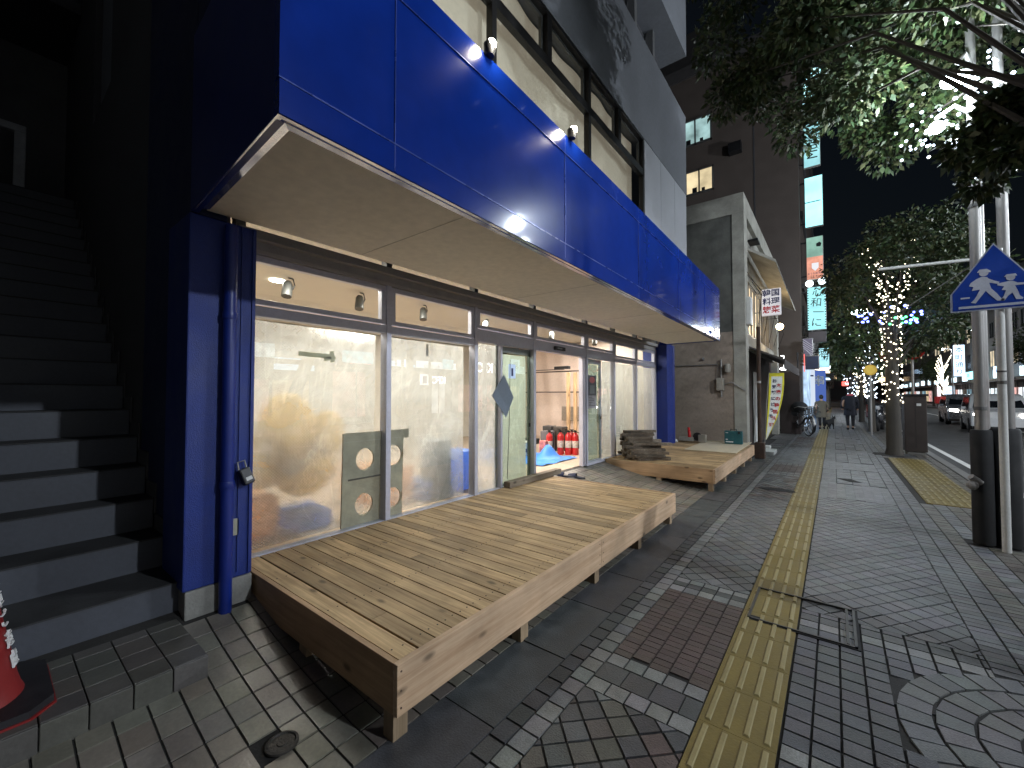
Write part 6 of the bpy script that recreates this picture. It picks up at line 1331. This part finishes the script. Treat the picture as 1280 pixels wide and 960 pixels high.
# ------------------------------------------------------------------ buildings across the road
def lettered(body, size, y, z, x, m, t, rot=1, **k): return text(body, size, (x, y, z), (0, -1, 0), (0, 0, 1), m, t, **k)
def block(name, label, y0, y1, h, wall, x=12.6, floors=4, lit=(), sf=None, glassy=False, depth=12, side=1):
    """side=1: across the road (faces -x); side=-1: on our side (faces +x)"""
    t = thing(name, label, 'building', (x, (y0 + y1) / 2, 0)); X = lambda d: x + side * d
    b = MB(); b.box(X(0), X(depth), y0, y1, 0, h); b.build('wall', wall, t)
    b = MB(); b.box(X(-.12), X(depth + .1), y0 - .05, y1 + .05, h, h + .45); b.build('roof_edge', DCONC, t)
    fh = (h - 3.4) / floors; nw = max(2, int((y1 - y0) / 2.1)); dy = (y1 - y0) / nw
    for f in range(floors):
        z0 = 3.6 + f * fh + fh * .22; z1 = 3.6 + f * fh + fh * .80
        for k in range(nw):
            ya = y0 + dy * (k + .16); yb = y0 + dy * (k + .84); b = MB()
            for q in ((ya, yb, z0, z0 + .07), (ya, yb, z1 - .07, z1), (ya, ya + .07, z0, z1), (yb - .07, yb, z0, z1), ((ya + yb) / 2 - .03, (ya + yb) / 2 + .03, z0, z1)): b.box(X(-.04), X(.02), *q)
            w_ = b.build('window', ALUD, t); b = MB(); b.box(X(-.015), X(-.005), ya + .06, yb - .06, z0 + .06, z1 - .06)
            on = (f * 7 + k * 3 + int(y0)) % 9 in lit; b.build('pane', emis('block_lit_window', (1, .85, .6), .8, var=.6, scale=.8) if on else mat('dark_pane', (.015, .018, .022), .08, coat=1), w_)
    b = MB(); b.box(X(-.9), X(0), y0 + .2, y1 - .2, 2.75, 2.95); b.build('awning', BLKM, t)
    q = y0 + .4; kk = int(abs(y0) * 3)
    while q < y1 - .5:
        q2 = min(y1 - .4, q + 2.1 + (kk * 37 % 10) * .22); b = MB(); b.box(X(-.03), X(-.01), q, q2 - .15, .35, 2.1 + (kk % 3) * .25)
        b.build('shopfront', [sf or COOL, emis('shop_white', (.9, .95, 1), 1.3, var=.7, scale=1.1), WARM, emis('shop_dim', (.4, .35, .3), .25, var=.6), emis('shop_pink', (1, .55, .5), .9, var=.7, scale=1.5)][kk % 5], t)
        if kk % 2 and side == 1: b = MB(); b.cbox(X(-.95), X(-.82), q + .1, q2 - .3, 2.98, 3.45 + (kk % 4) * .1, .02); b.build('sign_board', [emis('board_a', (.7, .9, 1), 2.2, var=.5, scale=3), emis('board_b', (1, .9, .7), 1.6, var=.5, scale=3), emis('board_c', (.35, .8, 1), 2.0, var=.5, scale=3)][kk % 3], t)
        q = q2; kk += 3
    b = MB()
    for q in np.arange(y0 + .4, y1 - .3, 1.3): b.box(X(-.07), X(-.03), q, q + .06, .1, 2.7)
    b.box(X(-.07), X(-.03), y0 + .3, y1 - .3, .1, .3); b.build('shopfront_frame', ALUD, t)
    return t
GW = mat('across_render', (.16, .155, .15), .8, var=.15, dirt=.4); BW = mat('across_tile', (.12, .11, .12), .5, var=.1); PW = mat('across_pale', (.26, .25, .24), .8, dirt=.3); DB = mat('dark_glass_block', (.035, .05, .075), .15, coat=1, var=.2)
COOL = emis('shop_cool', (.45, .75, .9), .6, var=.8, scale=.9); WARM = emis('shop_warm', (1, .78, .48), .8, var=.7, scale=.9)
SB = emis('sign_light_blue', (.50, .72, 1), 3.4); SWH = emis('sign_light_white', (.85, .92, 1), 3.6)
t = block('shop_block', 'low block across the road with a long blue lit sign', 2.0, 9.8, 9, GW, floors=2, lit=(1,), sf=WARM)
b = MB(); b.cbox(11.75, 11.9, 7.45, 9.1, 2.5, 3.02, .02); b.build('sign_board', SB, t); lettered('コーヒー', .3, 8.2, 2.76, 11.745, NAVYT, t)
t = block('shop_block', 'block across the road with a red lit telephone number', 9.9, 12.7, 11, BW, floors=3, lit=(4,), sf=WARM)
lettered('018-88-88', .26, 11.35, 3.18, 11.72, emis('red_led', (1, .45, .5), 4.5), t, bold=.01); lettered('028-78-18', .26, 11.35, 2.90, 11.72, MATS['red_led'], t, bold=.01)
b = MB(); b.box(11.725, 11.85, 10.4, 12.4, 2.75, 3.4); b.build('sign_board', BLKM, t)
t = block('shop_block', 'block across the road with a long white telephone shop sign', 12.8, 18.2, 13, PW, floors=4, lit=(2, 6), sf=COOL)
b = MB(); b.cbox(11.75, 11.9, 14.85, 17.8, 2.82, 3.36, .02); b.build('sign_board', SWH, t); lettered('docomo', .36, 15.9, 3.08, 11.745, mat('grey_letters', (.1, .1, .12), .5), t)
b = MB(); b.lathe([(.1, 0), (.1, .01)], (11.735, 17.4, 3.2), 12, 'X'); b.build('logo_dot', emis('orange_dot', (1, .3, .1), 2.5), t)
for (a, c, z0, z1) in ((12.95, 13.4, 2.75, 3.25), (13.55, 14.15, 2.78, 3.38), (14.35, 14.7, 2.76, 3.1)): b = MB(); b.cbox(11.75, 11.88, a, c, z0, z1, .03); b.build('sign_box', SB, t)
WK = emis('white_letters_lit', (.85, .95, 1), 7)
lettered('KFC', .58, 16.3, 2.28, 11.60, WK, t, bold=.02); b = MB(); b.cbox(11.62, 11.72, 14.98, 15.55, 2.0, 2.62, .02); b.build('sign_box', SWH, t); b = MB(); b.box(11.61, 11.618, 15.12, 15.4, 2.08, 2.5); b.build('tower_mark', mat('blue_mark', (.02, .03, .3), .5), t)
t = block('shop_block', 'block across the road with large white KFC letters', 18.3, 26, 12, GW, floors=3, lit=(0, 5), sf=WARM)
lettered('KFC', .86, 20.4, 3.2, 11.66, WK, t, bold=.03); b = MB(); b.box(11.67, 11.85, 18.6, 25.7, 2.7, 3.7); b.build('sign_board', mat('dark_red_board', (.12, .01, .01), .4), t)
b = MB(); b.cbox(11.5, 11.66, 23.1, 24.1, 3.0, 4.0, .03); b.build('sign_box', SB, t); lettered('薬', .6, 23.6, 3.5, 11.49, NAVYT, t)
block('shop_block', 'block across the road just beyond the KFC shop', 26.2, 38, 15, BW, floors=4, lit=(3,), sf=COOL)
block('glass_block', 'dark blue glass fronted block across the road behind the road lamps', 38.2, 52, 13.5, DB, floors=4, lit=(), sf=COOL)
t = block('shop_block', 'grey block across the road beyond the glass fronted one with blue canopy sign', 52.2, 70, 12, GW, floors=3, lit=(1, 4), sf=emis('shop_white2', (.85, .95, 1), 1.6, var=.7, scale=.8))
for (y, z, w_, m_, tx) in ((55, 3.6, 2.4, SB, '中央薬局'), (60.5, 3.4, 2.0, SWH, 'そば処'), (65, 3.5, 2.6, emis('sign_cyan_far', (.3, .9, 1), 3), '銀座')): b = MB(); b.cbox(11.4, 11.55, y - w_ / 2, y + w_ / 2, z - .4, z + .4, .03); b.build('sign_board', m_, t); lettered(tx, .45, y, z, 11.39, NAVYT, t)
b = MB(); b.cbox(11.0, 11.9, 69.2, 69.4, 3.6, 7.2, .05); b.build('vertical_sign', emis('vsign', (.6, .8, 1), 2.2), t)
for k, ch in enumerate('本町通り'): text(ch, .7, (11.45, 69.19, 6.6 - k * .85), (1, 0, 0), (0, 0, 1), NAVYT, t)
t = block('shop_block', 'tall pale block far across the road', 70.2, 92, 16, PW, floors=4, lit=(2, 5), sf=COOL); block('shop_block', 'most distant block across the road', 92.3, 130, 14, GW, floors=3, lit=(1, 6), sf=COOL)
block('shop_block', 'unlit block across the road opposite the staircase', -9, 1.8, 12, BW, floors=3, lit=(), sf=WARM); block('shop_block', 'block across the road behind the viewpoint', -24, -9.2, 14, PW, floors=4, lit=(2,), sf=COOL)
# our side beyond the tall tower
t = block('shop_block', 'lit shop row just beyond the tall tower on the near pavement', 36.3, 46, 12, GW, x=-.9, floors=3, lit=(3, 7), sf=COOL, side=-1)
for k, (y, z0, z1, c, tx) in enumerate(((37, 3.0, 4.4, (.95, .75, .5), '寿司'), (40, 2.6, 3.6, (.6, .85, 1), '薬'), (44, 3.2, 5.0, (.9, .95, 1), '酒場'))):
    b = MB(); b.cbox(-.85, -.2, y, y + .2, z0, z1, .03); b.build('sign_box', emis('near_sign%d' % k, c, 2.2), t); text(tx[0], .45, (-.52, y - .01, (z0 + z1) / 2), (1, 0, 0), (0, 0, 1), NAVYT, t)
block('shop_block', 'distant dark shop row on the near pavement', 46.3, 66, 14, BW, x=-.9, floors=4, lit=(2, 5), sf=WARM, side=-1); block('shop_block', 'most distant shop row on the near pavement', 66.3, 110, 12, GW, x=-1, floors=3, lit=(1,), sf=COOL, side=-1)
t = block('end_block', 'dark building closing the far end of the street', -3, 14, 12, BW, x=0, floors=2, lit=(), sf=COOL) if False else thing('end_building', 'dark building closing the far end of the street with small lit signs', 'building', (3, 150, 0))
b = MB(); b.box(-14, 26, 150, 160, 0, 17); b.build('wall', BW, t)
for k in range(9): b = MB(); b.box(-6 + k * 2.6, -4.6 + k * 2.6, 149.9, 149.98, 3 + (k * 5 % 7), 4.2 + (k * 5 % 7)); b.build('lit_sign', [SWH, SB, emis('far_warm', (1, .7, .4), 2.5), emis('far_red', (1, .12, .1), 3)][k % 4], t)
# upright blue and white banners and shop lights beside the bicycles
for k, (x, y, c, lab, tx) in enumerate(((-.98, 23.5, (.75, .85, 1), 'white upright banner with a blue character above the bicycles', 'す'), (-.62, 26.5, (.18, .32, 1), 'tall blue upright banner beyond the bicycles', '串'))):
    t = thing('upright_banner', lab, 'banner', (x, y, 0)); b = MB(); b.box(x - .3, x + .3, y, y + .03, .9, 2.7); b.build('cloth', emis('banner_glow%d' % k, c, .9 - .45 * k), t); text(tx, .55, (x, y - .005, 2.15), (1, 0, 0), (0, 0, 1), NAVYT if k == 0 else WHT, t, bold=.015); b = MB(); b.tube([(x - .33, y + .015, 0), (x - .33, y + .015, 2.75)], .015, 6); b.build('pole', BLKM, t)
for k, (x, y, z, r_, lab) in enumerate(((-1.5, 18.9, 2.45, .10, 'white globe light over the dark entrance beside the bicycles'), (-.55, 23, 2.7, .14, 'cream round lantern under the navy square sign'), (-.35, 29, 3.0, .16, 'cool white lantern farther along the shop row'))):
    b = MB(); b.sphere((x, y, z), r_, 14, 10, (1.4, 1, .6 if k == 0 else 1)); b.tube([(x, y, z + r_ * .5), (x, y, z + .5)], .012, 6); b.tube([(x, y, z + .5), (-1.0 if k else -1.6, y, z + .5)], .012, 6); thing1('shop_lantern', b, emis('lantern%d' % k, [(.95, 1, 1), (1, .85, .65), (.8, .95, 1)][k], 6), lab, 'lantern', (x, y, z), None, True)
